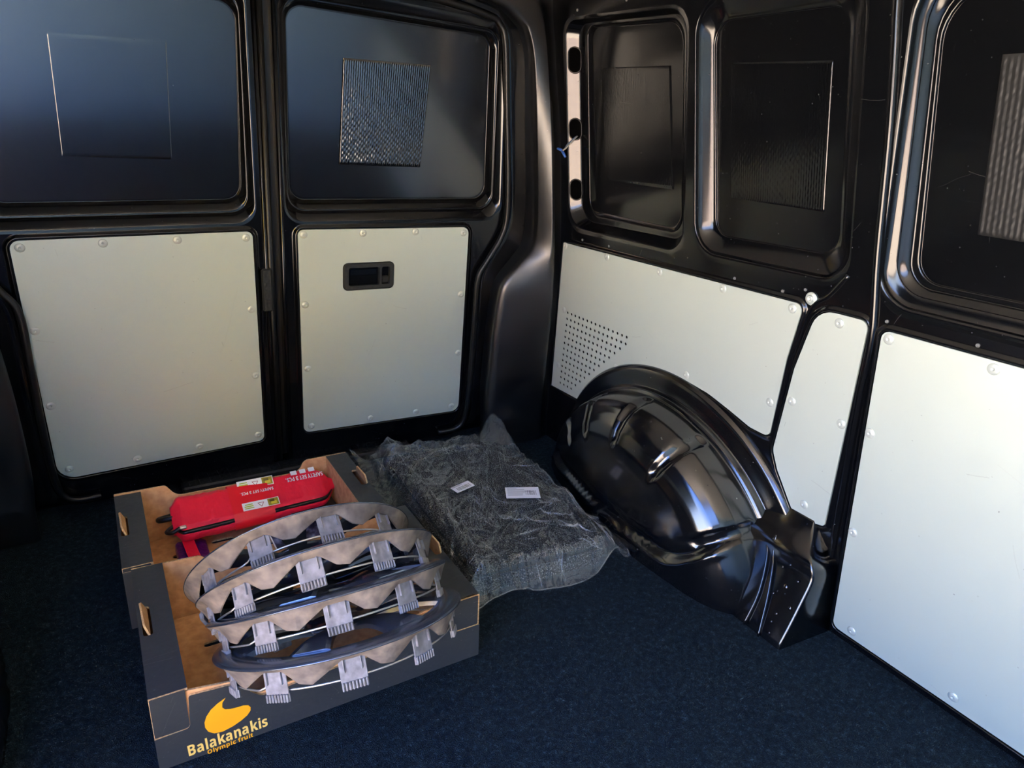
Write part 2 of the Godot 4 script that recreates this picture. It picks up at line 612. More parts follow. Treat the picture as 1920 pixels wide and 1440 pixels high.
func side_wall(s: int):
	var map := side_map(s)
	var flip := s > 0
	var name_ := "wall_right" if s > 0 else "wall_left"
	var root := struct(node(name_))
	var p1 := rpoly([Vector2(0.117, 0.212), Vector2(0.281, 0.216), Vector2(0.360, 0.287), Vector2(0.461, 0.363), Vector2(0.573, 0.415), Vector2(0.658, 0.439), Vector2(0.745, 0.446), Vector2(0.833, 0.437), Vector2(0.905, 0.419), Vector2(0.970, 0.400), Vector2(1.028, 0.398), Vector2(1.051, 0.596), Vector2(1.077, 0.721), Vector2(0.205, 0.713)],
		[0.001, 0.001, 0.15, 0.15, 0.15, 0.15, 0.15, 0.15, 0.15, 0.06, 0.018, 0.2, 0.014, 0.004], 4)
	var p2 := rpoly([Vector2(1.120, 0.235), Vector2(1.196, 0.252), Vector2(1.223, 0.722), Vector2(1.112, 0.721), Vector2(1.073, 0.580), Vector2(1.042, 0.372), Vector2(1.060, 0.328)], [0.015, 0.01, 0.016, 0.05, 0.2, 0.04, 0.05], 5)
	var p3 := rrect(1.252, 2.40, 0.022, 0.714, [0.016, 0.012, 0.016, 0.016])
	# pressed window fields
	var q := func(l0, l1, b0, b1, r0, r1, t1, t0, rad): return rpoly([Vector2(l0, b0), Vector2(r0, b1), Vector2(r1, t1), Vector2(l1, t0)], rad, 7)
	var r1c0: PackedVector2Array = q.call(0.222, 0.214, 0.752, 0.757, 0.722, 0.700, 1.305, 1.318, [0.07, 0.05, 0.06, 0.04])
	var r1c1: PackedVector2Array = q.call(0.231, 0.223, 0.766, 0.768, 0.712, 0.690, 1.297, 1.310, [0.07, 0.05, 0.06, 0.04])
	var r1c2: PackedVector2Array = q.call(0.2535, 0.2475, 0.785, 0.790, 0.693, 0.670, 1.292, 1.304, [0.06, 0.045, 0.055, 0.035])
	var r1c3: PackedVector2Array = q.call(0.292, 0.282, 0.806, 0.806, 0.678, 0.652, 1.284, 1.298, [0.05, 0.04, 0.05, 0.03])
	var r1c4: PackedVector2Array = q.call(0.313, 0.294, 0.816, 0.814, 0.667, 0.642, 1.278, 1.292, [0.045, 0.04, 0.05, 0.03])
	var r2c0: PackedVector2Array = q.call(0.752, 0.712, 0.762, 0.768, 1.170, 1.128, 1.312, 1.315, [0.07, 0.06, 0.07, 0.07])
	var r2c1: PackedVector2Array = q.call(0.757, 0.717, 0.780, 0.785, 1.164, 1.120, 1.306, 1.309, [0.07, 0.06, 0.07, 0.07])
	var r2c2: PackedVector2Array = q.call(0.768, 0.727, 0.792, 0.800, 1.146, 1.102, 1.294, 1.296, [0.06, 0.055, 0.06, 0.06])
	var r2c3: PackedVector2Array = q.call(0.780, 0.736, 0.812, 0.818, 1.122, 1.080, 1.276, 1.276, [0.045, 0.045, 0.05, 0.05])
	var r2c4: PackedVector2Array = q.call(0.787, 0.741, 0.820, 0.826, 1.112, 1.070, 1.268, 1.268, [0.04, 0.04, 0.045, 0.045])
	var r3c0 := rpoly([Vector2(1.222, 0.745), Vector2(2.40, 0.745), Vector2(2.38, 1.32), Vector2(1.206, 1.32)], [0.07, 0.07, 0.09, 0.09], 8)
	var r3c1 := rpoly([Vector2(1.228, 0.762), Vector2(2.39, 0.762), Vector2(2.37, 1.312), Vector2(1.212, 1.312)], [0.07, 0.07, 0.09, 0.09], 8)
	var r3c2 := rpoly([Vector2(1.246, 0.784), Vector2(2.37, 0.784), Vector2(2.35, 1.30), Vector2(1.222, 1.30)], [0.06, 0.06, 0.08, 0.08], 8)
	var r3c3 := rpoly([Vector2(1.262, 0.797), Vector2(2.36, 0.797), Vector2(2.34, 1.285), Vector2(1.230, 1.285)], [0.05, 0.05, 0.08, 0.08], 8)
	var r3c4 := rpoly([Vector2(1.276, 0.808), Vector2(2.34, 0.808), Vector2(2.32, 1.27), Vector2(1.238, 1.27)], [0.045, 0.045, 0.07, 0.07], 8)
	var st := st_new()
	var holes := [r1c0, r2c0, rrect(0.175, 0.33, 0.33, 0.51, 0.01), rrect(0.175, 0.27, 0.235, 0.328, 0.01), rrect(0.332, 0.53, 0.46, 0.51, 0.01)]
	var outer := PackedVector2Array([Vector2(-0.16, -0.06), Vector2(2.66, -0.06), Vector2(2.66, 1.40), Vector2(-0.16, 1.40)])
	if s > 0: holes.append(r3c0)
	else:
		# the sliding door stands open
		outer = rpoly([Vector2(-0.16, -0.06), Vector2(1.27, -0.06), Vector2(1.27, 1.34), Vector2(2.50, 1.34), Vector2(2.50, -0.06), Vector2(2.66, -0.06), Vector2(2.66, 1.40), Vector2(-0.16, 1.40)], [0.0, 0.0, 0.08, 0.08, 0.0, 0.0, 0.0, 0.0], 6)
	plate(st, outer, holes, [-0.17, 0.24, 0.45, 0.96, 1.30, 1.8, 2.66], [-0.07, 0.28, 0.48, 1.0, 1.41], 0.0, map, flip)
	pressed(st, [[r1c0, 0.0], [r1c1, 0.002], [r1c1, 0.003], [r1c2, 0.0315], [r1c2, 0.032], [r1c3, 0.033], [r1c3, 0.034], [r1c4, 0.040], [grow(r1c4, -0.004), 0.040]], map, flip)
	pressed(st, [[r2c0, 0.0], [r2c1, 0.001], [r2c1, 0.010], [r2c2, 0.022], [r2c3, 0.034], [r2c4, 0.036], [r2c4, 0.040], [grow(r2c4, -0.003), 0.040]], map, flip)
	if s > 0: pressed(st, [[r3c0, 0.0], [r3c1, 0.002], [r3c1, 0.012], [r3c2, 0.020], [r3c2, 0.022], [r3c3, 0.032], [r3c3, 0.036], [r3c4, 0.036], [r3c4, 0.041], [grow(r3c4, -0.003), 0.041]], map, flip)
	for c in [p1, p2, p3]:
		if s > 0 or c != p3: lip(st, c, map, flip)
	obj("inner_skin", done(st), M.paint, root)
	# outer body skin, which gives the wall its thickness
	st = st_new()
	var far := func(u, v, d): return map.call(u, v, d + 0.075)
	plate(st, outer, [], [-0.17, 1.30, 1.8, 2.66], [-0.07, 0.28, 0.48, 1.0, 1.41], 0.0, far, flip)
	plate(st, outer, [], [-0.17, 1.30, 1.8, 2.66], [-0.07, 0.28, 0.48, 1.0, 1.41], 0.004, far, not flip)
	loft(st, [lift(outer, 0.0, map), lift(outer, 0.0, far)], true, flip)
	obj("outer_skin", done(st), M.paint, root)
	# linings
	var perf := []
	if s > 0:
		for j in 14:
			var y := 0.495 - 0.0213 * j
			for i in 15:
				var z := 0.221 + 0.0209 * i - 0.0042 * j
				if y < 0.225 + 0.0 * z or z > 0.236 + (y - 0.232) * 1.13 + 0.004: continue
				var h := PackedVector2Array()
				for k in 9: h.append(Vector2(z, y) + Vector2.from_angle(TAU * k / 9) * 0.0046)
				perf.append(h)
	var us := [0.0]
	for i in 19: us.append(0.2105 + 0.0209 * i - 0.0205 * 0 - 0.042)
	us = [0.10]
	for i in 40: us.append(0.145 + 0.0105 * i)
	us.append(1.10)
	var vs := [0.20]
	for j in 14: vs.append(0.495 - 0.0213 * (13 - j))
	vs.append(0.73)
	var riv1 := [[0.215, 0.704], [0.420, 0.706], [0.640, 0.706], [0.857, 0.708], [1.051, 0.707], [1.020, 0.482], [0.755, 0.460], [0.470, 0.390], [0.160, 0.300], [0.200, 0.500]]
	if s > 0: lining(root, map, p1, riv1, perf, us, vs, flip)
	else: lining(root, map, p1, riv1, [], [], [], flip)
	lining(root, map, p2, [[1.163, 0.704], [1.077, 0.505], [1.199, 0.500], [1.140, 0.278]], [], [], [], flip)
	if s > 0: lining(root, map, p3, [[1.267, 0.700], [1.450, 0.700], [1.640, 0.70], [1.262, 0.505], [1.262, 0.275], [1.297, 0.040], [1.515, 0.045], [1.76, 0.045]], [], [], [], flip)
	# sound deadening squares on the pressed fields
	for c in [[0.335, 1.194, 0.604, 1.188, 0.631, 0.908, 0.363, 0.908], [0.795, 1.185, 1.045, 1.178, 1.066, 0.905, 0.820, 0.908]]:
		deadener(root, map, [Vector2(c[6], c[7]), Vector2(c[4], c[5]), Vector2(c[2], c[3]), Vector2(c[0], c[1])], 0.0385, flip, 0.0002, M.paint)
	if s > 0: deadener(root, map, [Vector2(1.360, 0.903), Vector2(1.72, 0.895), Vector2(1.70, 1.176), Vector2(1.341, 1.172)], 0.0395, flip, 0.0007)
	# round-edged ridge that runs down the post between the second and third field
	st = st_new()
	var path := PackedVector3Array()
	for p in [[1.176, 1.36], [1.183, 1.257], [1.192, 1.178], [1.205, 1.045], [1.218, 0.845], [1.232, 0.707], [1.228, 0.60], [1.225, 0.50], [1.224, 0.37], [1.222, 0.25], [1.22, 0.16]]: path.append(map.call(p[0], p[1], 0.0))
	sweep(st, curve(Array(path), 5), 0.0085, 10, false, true, 1.0)
	path = PackedVector3Array()
	for p in [[1.165, 0.80], [1.130, 0.752], [1.098, 0.725], [1.078, 0.67], [1.060, 0.58], [1.040, 0.46], [1.034, 0.39], [1.043, 0.335]]: path.append(map.call(p[0], p[1], 0.002))
	sweep(st, curve(Array(path), 5), 0.006, 10, false, true, 1.0)
	obj("post_ridge", done(st), M.paint, root)
	wheel_arch(root, s)

func deadener(root: Node3D, map: Callable, c: Array, depth: float, flip: bool, relief: float, m: Material = null, raise_ := 0.0010):
	# bitumen pad with an embossed pattern of ribs
	var st := st_new()
	var nu := 150
	var nv := 60
	var rows := []
	var r := RandomNumberGenerator.new()
	r.seed = 5
	for j in nv + 1:
		var row := PackedVector3Array()
		for i in nu + 1:
			var a := float(i) / nu
			var b := float(j) / nv
			var p: Vector2 = c[0].lerp(c[1], a).lerp(c[3].lerp(c[2], a), b)
			var edge := minf(minf(a, 1 - a) * nu, minf(b, 1 - b) * nv)
			var h := 0.0 if edge < 0.5 else raise_ + relief * (0.5 - 0.5 * cos(TAU * i / 3.75 + 0.7 * sin(j * 1.9 + floorf(i / 3.75) * 2.3))) + relief * 0.5 * r.randf()
			row.append(map.call(p.x, p.y, depth - h))
		rows.append(row)
	loft(st, rows, false, flip)
	obj("deadening_pad", done(st), m if m else M.pad, root)

func wheel_arch(root: Node3D, s: int):
	var cz := 0.70
	var cy := -0.07
	var prof := [[0.520, -0.001], [0.516, 0.008], [0.508, 0.016], [0.470, 0.022], [0.462, 0.024], [0.457, 0.040], [0.452, 0.044], [0.448, 0.046], [0.446, 0.062], [0.442, 0.080], [0.435, 0.105], [0.422, 0.130], [0.402, 0.153], [0.375, 0.172], [0.345, 0.184], [0.300, 0.193], [0.24, 0.199], [0.17, 0.204], [0.09, 0.207], [0.0, 0.208]]
	var fine := []
	for i in prof.size() - 1:
		for k in 4:
			var t := k / 4.0
			fine.append([lerpf(prof[i][0], prof[i + 1][0], t), lerpf(prof[i][1], prof[i + 1][1], t)])
	fine.append(prof[-1])
	var rows := []
	var nt := 220
	for f in fine:
		var row := PackedVector3Array()
		for k in nt + 1:
			var th := lerpf(-0.12, PI + 0.12, float(k) / nt)
			var r: float = f[0]
			var p: float = f[1]
			# pressed ribs across the tub
			var on := smoothstep(0.05, 0.075, p) * (1.0 - smoothstep(0.178, 0.190, p))
			for c in [0.62, 1.16, 1.62, 2.06, 2.42]:
				var d := absf(th - c) * 0.42
				p -= on * 0.009 * (1.0 - smoothstep(0.006, 0.022, d))
				r -= on * 0.006 * (1.0 - smoothstep(0.006, 0.022, d))
			var z := cz + r * cos(th)
			var y := cy + r * sin(th)
			# stepped bead along the foot, rising at the front end
			var yb := 0.045 + 0.16 * smoothstep(0.90, 1.16, z)
			var foot := smoothstep(0.10, 0.16, f[1])
			p += foot * (0.010 * (1.0 - smoothstep(yb - 0.012, yb + 0.004, y)) + 0.012 * exp(-pow((y - yb) / 0.012, 2)) - 0.010 * exp(-pow((y - yb - 0.026) / 0.010, 2)))
			# holes and seam line in the flange are left to the paint
			p *= 1.0 - 0.22 * (1.0 - smoothstep(0.30, 0.75, z)) * foot
			row.append(Vector3(s * (WALL_X - WALL_LEAN * y - p), y, z))
		rows.append(row)
	var st := st_new()
	loft(st, rows, false, s > 0)
	var arch := obj("wheel_arch", done(st), M.arch, root)
	# boxed foot of the post in front of the arch
	var lv := []
	for q in [[-0.03, 0.158, 1.0], [0.0, 0.160, 1.0], [0.06, 0.124, 1.0], [0.115, 0.094, 1.0], [0.145, 0.078, 1.0], [0.160, 0.072, 0.995], [0.174, 0.070, 0.98], [0.186, 0.066, 0.95], [0.196, 0.058, 0.90], [0.206, 0.045, 0.85], [0.222, 0.026, 0.80], [0.240, 0.012, 0.76], [0.252, 0.004, 0.74]]:
		var y: float = q[0]
		var w: float = q[1]
		var zf: float = 1.245 if q[2] >= 1.0 else 1.245 - (1.0 - q[2]) * 0.25
		var back := 0.96
		var c := rpoly([Vector2(-0.01, back), Vector2(-0.01, zf), Vector2(w, zf - 0.010), Vector2(w * 1.0, back)], [0.0, 0.0, minf(0.007, w * 0.4), 0.0], 4)
		var row := PackedVector3Array()
		for p in c: row.append(Vector3(s * (WALL_X - WALL_LEAN * y - p.x), y, p.y))
		lv.append(row)
	st = st_new()
	loft(st, chaikin(lv, 1), true, s < 0)
	fan(st, lv[-1], s < 0)
	# welded seams and dimples on the foot
	for seam in [[[0.812, 0.200, 1.118], [0.801, 0.160, 1.128], [0.790, 0.139, 1.140], [0.762, 0.078, 1.162], [0.727, -0.003, 1.182]], [[0.808, 0.185, 1.080], [0.800, 0.160, 1.112], [0.764, 0.078, 1.137], [0.727, 0.003, 1.140]]]:
		var pts := []
		for q in seam: pts.append(Vector3(s * q[0], q[1], q[2]))
		sweep(st, curve(pts, 5), 0.0028, 8)
	for q in [[0.782, 0.116, 1.186, 5.0], [0.770, 0.091, 1.168, 3.0], [0.800, 0.160, 1.175, 3.0], [0.790, 0.140, 1.207, 3.0], [0.756, 0.060, 1.195, 3.0], [0.767, 0.085, 1.216, 4.0], [0.747, 0.041, 1.193, 3.0], [0.738, 0.019, 1.200, 2.5], [0.794, 0.148, 1.162, 2.5]]:
		var rows2 := []
		for k in [[1.0, 0.0], [0.8, 0.5], [0.45, 0.85], [0.0, 1.0]]:
			var ring := PackedVector3Array()
			for j in 10: ring.append(Vector3(s * (q[0] - k[1] * 0.0015 + sin(TAU * j / 10) * k[0] * q[3] * 0.0004), q[1] + sin(TAU * j / 10) * k[0] * q[3] * 0.001, q[2] + cos(TAU * j / 10) * k[0] * q[3] * 0.001))
			rows2.append(ring)
		loft(st, rows2, true, s < 0)
	obj("post_foot", done(st), M.arch, arch)

# ---------------------------------------------------------------- rear doors and their frame
func rear_doors():
	for s in [-1, 1]:
		var map := door_map(s)
		var flip := false
		var root := struct(node("door_1" if s < 0 else "door_2"))
		var outer: PackedVector2Array
		var lin: PackedVector2Array
		var c: Array
		var rivets := []
		if s < 0:
			outer = rpoly([Vector2(-0.60, 0.03), Vector2(-0.028, 0.03), Vector2(-0.028, 1.37), Vector2(-0.40, 1.36), Vector2(-0.66, 1.30), Vector2(-0.685, 0.77), Vector2(-0.615, 0.62)], [0.06, 0.02, 0.02, 0.1, 0.06, 0.06, 0.06], 6)
			lin = rpoly([Vector2(-0.587, 0.120), Vector2(-0.061, 0.120), Vector2(-0.061, 0.751), Vector2(-0.587, 0.751)], [0.045, 0.016, 0.016, 0.02], 6)
			for r in [[-0.568, 0.735], [-0.405, 0.737], [-0.243, 0.737], [-0.078, 0.735], [-0.075, 0.537], [-0.075, 0.337], [-0.078, 0.142], [-0.242, 0.140], [-0.401, 0.139], [-0.560, 0.147], [-0.572, 0.336], [-0.572, 0.536]]: rivets.append(r)
			c = [[-0.662, -0.642, 0.766, 1.335, -0.047, -0.045, 0.05], [-0.652, -0.632, 0.776, 1.327, -0.053, -0.051, 0.05], [-0.640, -0.620, 0.796, 1.306, -0.062, -0.060, 0.045], [-0.636, -0.612, 0.803, 1.300, -0.068, -0.062, 0.045], [-0.626, -0.604, 0.826, 1.285, -0.078, -0.066, 0.04], [-0.622, -0.600, 0.832, 1.280, -0.082, -0.068, 0.04]]
		else:
			outer = rpoly([Vector2(0.012, 0.03), Vector2(0.60, 0.03), Vector2(0.615, 0.62), Vector2(0.685, 0.77), Vector2(0.66, 1.30), Vector2(0.40, 1.36), Vector2(0.012, 1.37)], [0.02, 0.06, 0.06, 0.06, 0.06, 0.1, 0.02], 6)
			lin = rpoly([Vector2(0.058, 0.122), Vector2(0.572, 0.122), Vector2(0.558, 0.748), Vector2(0.056, 0.751)], [0.018, 0.025, 0.02, 0.016], 6)
			for r in [[0.071, 0.737], [0.235, 0.738], [0.390, 0.738], [0.542, 0.731], [0.549, 0.537], [0.556, 0.337], [0.546, 0.142], [0.420, 0.139], [0.266, 0.139], [0.080, 0.141], [0.074, 0.337], [0.071, 0.537]]: rivets.append(r)
			c = [[0.024, 0.022, 0.766, 1.335, 0.668, 0.632, 0.05], [0.030, 0.028, 0.776, 1.326, 0.660, 0.624, 0.05], [0.040, 0.038, 0.797, 1.308, 0.648, 0.612, 0.045], [0.044, 0.042, 0.803, 1.300, 0.644, 0.606, 0.045], [0.054, 0.050, 0.823, 1.294, 0.636, 0.596, 0.04], [0.060, 0.054, 0.831, 1.288, 0.630, 0.588, 0.036]]
		var con := []
		for k in c:
			# left foot, left head, sill, head, right foot, right head, corner radius
			var drop := 0.018
			var hl: float = k[3]
			var hr: float = k[3]
			if s > 0: hr -= drop * 1.4
			else: hl -= drop * 1.4
			con.append(rpoly([Vector2(k[0], k[2]), Vector2(k[4], k[2]), Vector2(k[5], hr), Vector2(k[1], hl)], k[6], 7))
		var dep := [0.0, 0.004, 0.010, 0.016, 0.022, 0.028]
		var specs := [[con[0], 0.0], [con[1], 0.001], [con[2], 0.010], [con[2], 0.014], [con[3], 0.014], [con[4], 0.024], [con[4], 0.030], [con[5], 0.030]]
		var st := st_new()
		plate(st, outer, [con[0]], [-0.7, -0.33, 0.0, 0.33, 0.7], [0.0, 1.05, 1.4], 0.0, map, true)
		# the window fields lean a little more than the doors: deeper at the foot
		var sunk := func(u, v, d): return map.call(u, v, d + 0.060 * (1.283 - v) * clampf(d / 0.03, 0.0, 1.0))
		pressed(st, specs, sunk, true, 2, false)
		lip(st, lin, map, true)
		# bead down the meeting edge
		var e := -0.030 if s < 0 else 0.016
		sweep(st, PackedVector3Array([map.call(e, 0.04, 0.0), map.call(e, 0.5, 0.0), map.call(e * 1.0, 1.36, 0.0)]), 0.006, 10)
		# thickness of the door
		loft(st, [lift(outer, 0.0, map), lift(outer, 0.085, map)], true, true)
		plate(st, outer, [], [-0.7, 0.0, 0.7], [0.0, 1.4], 0.085, map, false)
		obj("inner_skin", done(st), M.paint, root)
		st = st_new()
		st.set_smooth_group(1)
		flat(st, con[5], 0.030, sunk, true)
		obj("blind_window", done(st), M.satin, root)
		if s < 0: lining(root, map, lin, rivets, [], [], [], true)
		else:
			var cut := rrect(0.182, 0.324, 0.573, 0.652, 0.012)
			lining(root, map, lin, rivets, [cut], [0.0, 0.25, 0.7], [0.0, 0.6, 0.8], true)
			door_handle(root, map)
		if s < 0: deadener(root, sunk, [Vector2(-0.462, 0.930), Vector2(-0.234, 0.926), Vector2(-0.221, 1.185), Vector2(-0.450, 1.180)], 0.0298, true, 0.0, M.satin, 0.0003)
		else: deadener(root, sunk, [Vector2(0.187, 0.919), Vector2(0.421, 0.916), Vector2(0.431, 1.183), Vector2(0.193, 1.183)], 0.0290, true, 0.0007, M.satin)
		if s < 0:
			st = st_new()
			sweep(st, PackedVector3Array([map.call(-0.017, 0.035, 0.012), map.call(-0.017, 0.5, 0.012), map.call(-0.017, 1.37, 0.012)]), 0.0105, 12)
			bbox(st, Vector3(-0.06, 0.03, -0.105), Vector3(0.03, 1.37, -0.09), 0.002, Transform3D(Basis(Vector3.RIGHT, atan(DOOR_LEAN)), Vector3(0, 0, 0)))
			obj("edge_seal", done(st), M.rubber, root)
			st = st_new()
			bbox(st, Vector3(-0.015, -0.062, 0.0), Vector3(0.015, 0.062, 0.012), 0.006)
			var f := frame_at(map, -0.030, 0.588, 0.002)
			obj("latch_plate", done(st), M.plastic, root, f)

func door_handle(root: Node3D, map: Callable):
	var f := frame_at(map, 0.253, 0.6125, -0.0035)
	var h := node("door_handle", Vector3.ZERO, root)
	h.transform = f
	var id := func(u, v, d): return Vector3(u, v, -d)
	var a := rrect(-0.075, 0.075, -0.041, 0.041, 0.014)
	var st := st_new()
	var hole := rrect(-0.060, 0.030, -0.027, 0.027, 0.005)
	var hole2 := rrect(0.037, 0.062, -0.027, 0.027, 0.005)
	loft(st, [lift(a, 0.0, id), lift(a, -0.003, id), lift(grow(a, -0.004), -0.006, id)], true, true)
	plate(st, grow(a, -0.004), [hole, hole2], [-0.08, -0.015, 0.033, 0.05, 0.08], [-0.05, 0.0, 0.05], -0.006, id, true)
	pressed(st, [[hole, -0.006], [grow(hole, -0.002), 0.016], [grow(hole, -0.004), 0.018]], id, true, 0)
	pressed(st, [[hole2, -0.006], [grow(hole2, -0.002), 0.010], [grow(hole2, -0.004), 0.011]], id, true, 0)
	obj("bezel", done(st), M.plastic, h)
	st = st_new()
	bbox(st, Vector3(-0.056, 0.000, -0.012), Vector3(0.026, 0.024, -0.002), 0.004)
	bbox(st, Vector3(-0.056, -0.012, -0.016), Vector3(0.014, 0.002, -0.010), 0.003)
	obj("pull", done(st), M.satin, h)
	st = st_new()
	bbox(st, Vector3(0.040, -0.024, -0.010), Vector3(0.060, -0.002, 0.001), 0.003)
	obj("lock_slider", done(st), M.plastic, h)

func rear_frame():
	var root := struct(node("wall_rear"))
	# corner posts and header, one sweep of sections from one foot over the top to the other
	var edge_in := [[0.640, 0.0, 0.072], [0.640, 0.084, 0.082], [0.631, 0.191, 0.091], [0.631, 0.380, 0.107], [0.638, 0.521, 0.119], [0.651, 0.584, 0.125], [0.702, 0.648, 0.130], [0.734, 0.693, 0.134], [0.741, 0.745, 0.138], [0.734, 0.826, 0.145], [0.707, 1.022, 0.162], [0.681, 1.205, 0.177], [0.656, 1.277, 0.184], [0.633, 1.300, 0.186], [0.577, 1.332, 0.188], [0.45, 1.352, 0.19], [0.25, 1.366, 0.19], [0.0, 1.370, 0.19]]
	var edge_out := [[0.862, 0.0, 0.080], [0.855, 0.045, 0.084], [0.846, 0.126, 0.095], [0.824, 0.337, 0.139], [0.812, 0.459, 0.164], [0.802, 0.556, 0.181], [0.792, 0.650, 0.191], [0.788, 0.690, 0.194], [0.781, 0.752, 0.198], [0.773, 0.831, 0.201], [0.754, 1.020, 0.204], [0.738, 1.195, 0.190], [0.730, 1.270, 0.185], [0.722, 1.320, 0.180], [0.69, 1.362, 0.180], [0.55, 1.392, 0.185], [0.28, 1.40, 0.19], [0.0, 1.40, 0.19]]
	var dent := FastNoiseLite.new()
	dent.seed = 6
	dent.frequency = 9.0
	for s in [1, -1]:
		var a := []
		var b := []
		for k in edge_in.size():
			a.append(Vector3(s * edge_in[k][0], edge_in[k][1], edge_in[k][2]))
			b.append(Vector3(s * edge_out[k][0], edge_out[k][1], edge_out[k][2]))
		var ca := curve(a, 8)
		var cb := curve(b, 8)
		var rows := []
		for k in ca.size():
			var p := ca[k]
			var q := cb[k]
			var w := (q - p)
			var row := PackedVector3Array()
			var inn := Vector3(0, 0, 1)
			row.append(p + w.normalized() * 0.010 - inn * 0.075)
			row.append(p - inn * 0.012)
			row.append(p - inn * 0.003 + w.normalized() * 0.002)
			row.append(p + w.normalized() * 0.010 + inn * 0.003)
			for t in [0.12, 0.22, 0.34, 0.46, 0.58, 0.70, 0.82, 0.92]: row.append(p.lerp(q, t) + inn * (0.003 + 0.004 * sin(PI * t) + 0.010 * sin(PI * t) * dent.get_noise_2d(p.y, t * 0.15) * (1.0 - smoothstep(0.25, 0.42, p.y))))
			row.append(q + inn * 0.003 - w.normalized() * 0.008)
			row.append(q)
			row.append(q - inn * 0.010 + w.normalized() * 0.004)
			row.append(Vector3(s * (WALL_X - WALL_LEAN * q.y + 0.01), q.y, q.z - 0.012))
			rows.append(row)
		var st := st_new()
		loft(st, rows, false, s < 0)
		obj("corner_post", done(st), M.post, root)
	# rebate between the posts and the doors, with the weatherstrip along its edge
	var rim := [[0.500, 0.052, -0.012], [0.552, 0.056, -0.004], [0.582, 0.078, 0.004], [0.594, 0.137, 0.012], [0.596, 0.269, 0.029], [0.593, 0.465, 0.053], [0.593, 0.588, 0.068], [0.619, 0.643, 0.077], [0.658, 0.713, 0.088], [0.672, 0.775, 0.096], [0.663, 0.895, 0.111], [0.637, 1.089, 0.133], [0.613, 1.250, 0.154], [0.593, 1.292, 0.156], [0.563, 1.308, 0.156], [0.427, 1.331, 0.150], [0.20, 1.345, 0.14], [0.0, 1.348, 0.13]]
	for s in [1, -1]:
		var pts := []
		for p in rim: pts.append(Vector3(s * p[0], p[1], p[2]))
		var path := curve(pts, 5)
		var st := st_new()
		sweep(st, path, 0.0085, 10)
		obj("weatherstrip", done(st), M.rubber, root)
		var rows := [PackedVector3Array(), PackedVector3Array(), PackedVector3Array(), PackedVector3Array()]
		for p in path:
			var dir := Vector3(s * 1.0, 0.0, 0)
			if p.y > 1.28: dir = Vector3(s * 0.25, 1.0, 0).normalized()
			rows[0].append(p - Vector3(0, 0, 0.05))
			rows[1].append(p - Vector3(0, 0, 0.004))
			rows[2].append(p + dir * 0.03 + Vector3(0, 0, -0.008))
			rows[3].append(p + dir * 0.20 + Vector3(0, 0, -0.02))
		st = st_new()
		loft(st, rows, false, s > 0)
		obj("door_rebate", done(st), M.paint, root)
	# outer tail skin behind everything
	var st := st_new()
	bbox(st, Vector3(-0.93, -0.10, -0.16), Vector3(0.93, 0.035, -0.10), 0.004)
	obj("tail_sill", done(st), M.paint, root)
	# ribbed tread strip on the sill
	var tread := node("sill_tread", Vector3.ZERO, root)
	st = st_new()
	bbox(st, Vector3(-0.30, -0.002, -0.075), Vector3(0.40, 0.026, -0.008), 0.005)
	obj("tread_board", done(st), M.plastic, tread)
	st = st_new()
	bbox(st, Vector3(-0.001, 0.0, -0.022), Vector3(0.0015, 0.0035, 0.022), 0.001)
	var rib := done(st)
	for k in 24: obj("tread_rib", rib, M.plastic, tread, Vector3(-0.28 + 0.0285 * k, 0.025, -0.042))

# ---------------------------------------------------------------- fruit crates
func sheet(called: String, root: Node3D, poly: PackedVector2Array, th: float, face: Material, back: Material, at: Transform3D, holes := [], us := [], vs := []) -> MeshInstance3D:
	return obj(called, slab(poly, th, holes, us, vs), [face, back, M.kraft_edge], root, at)

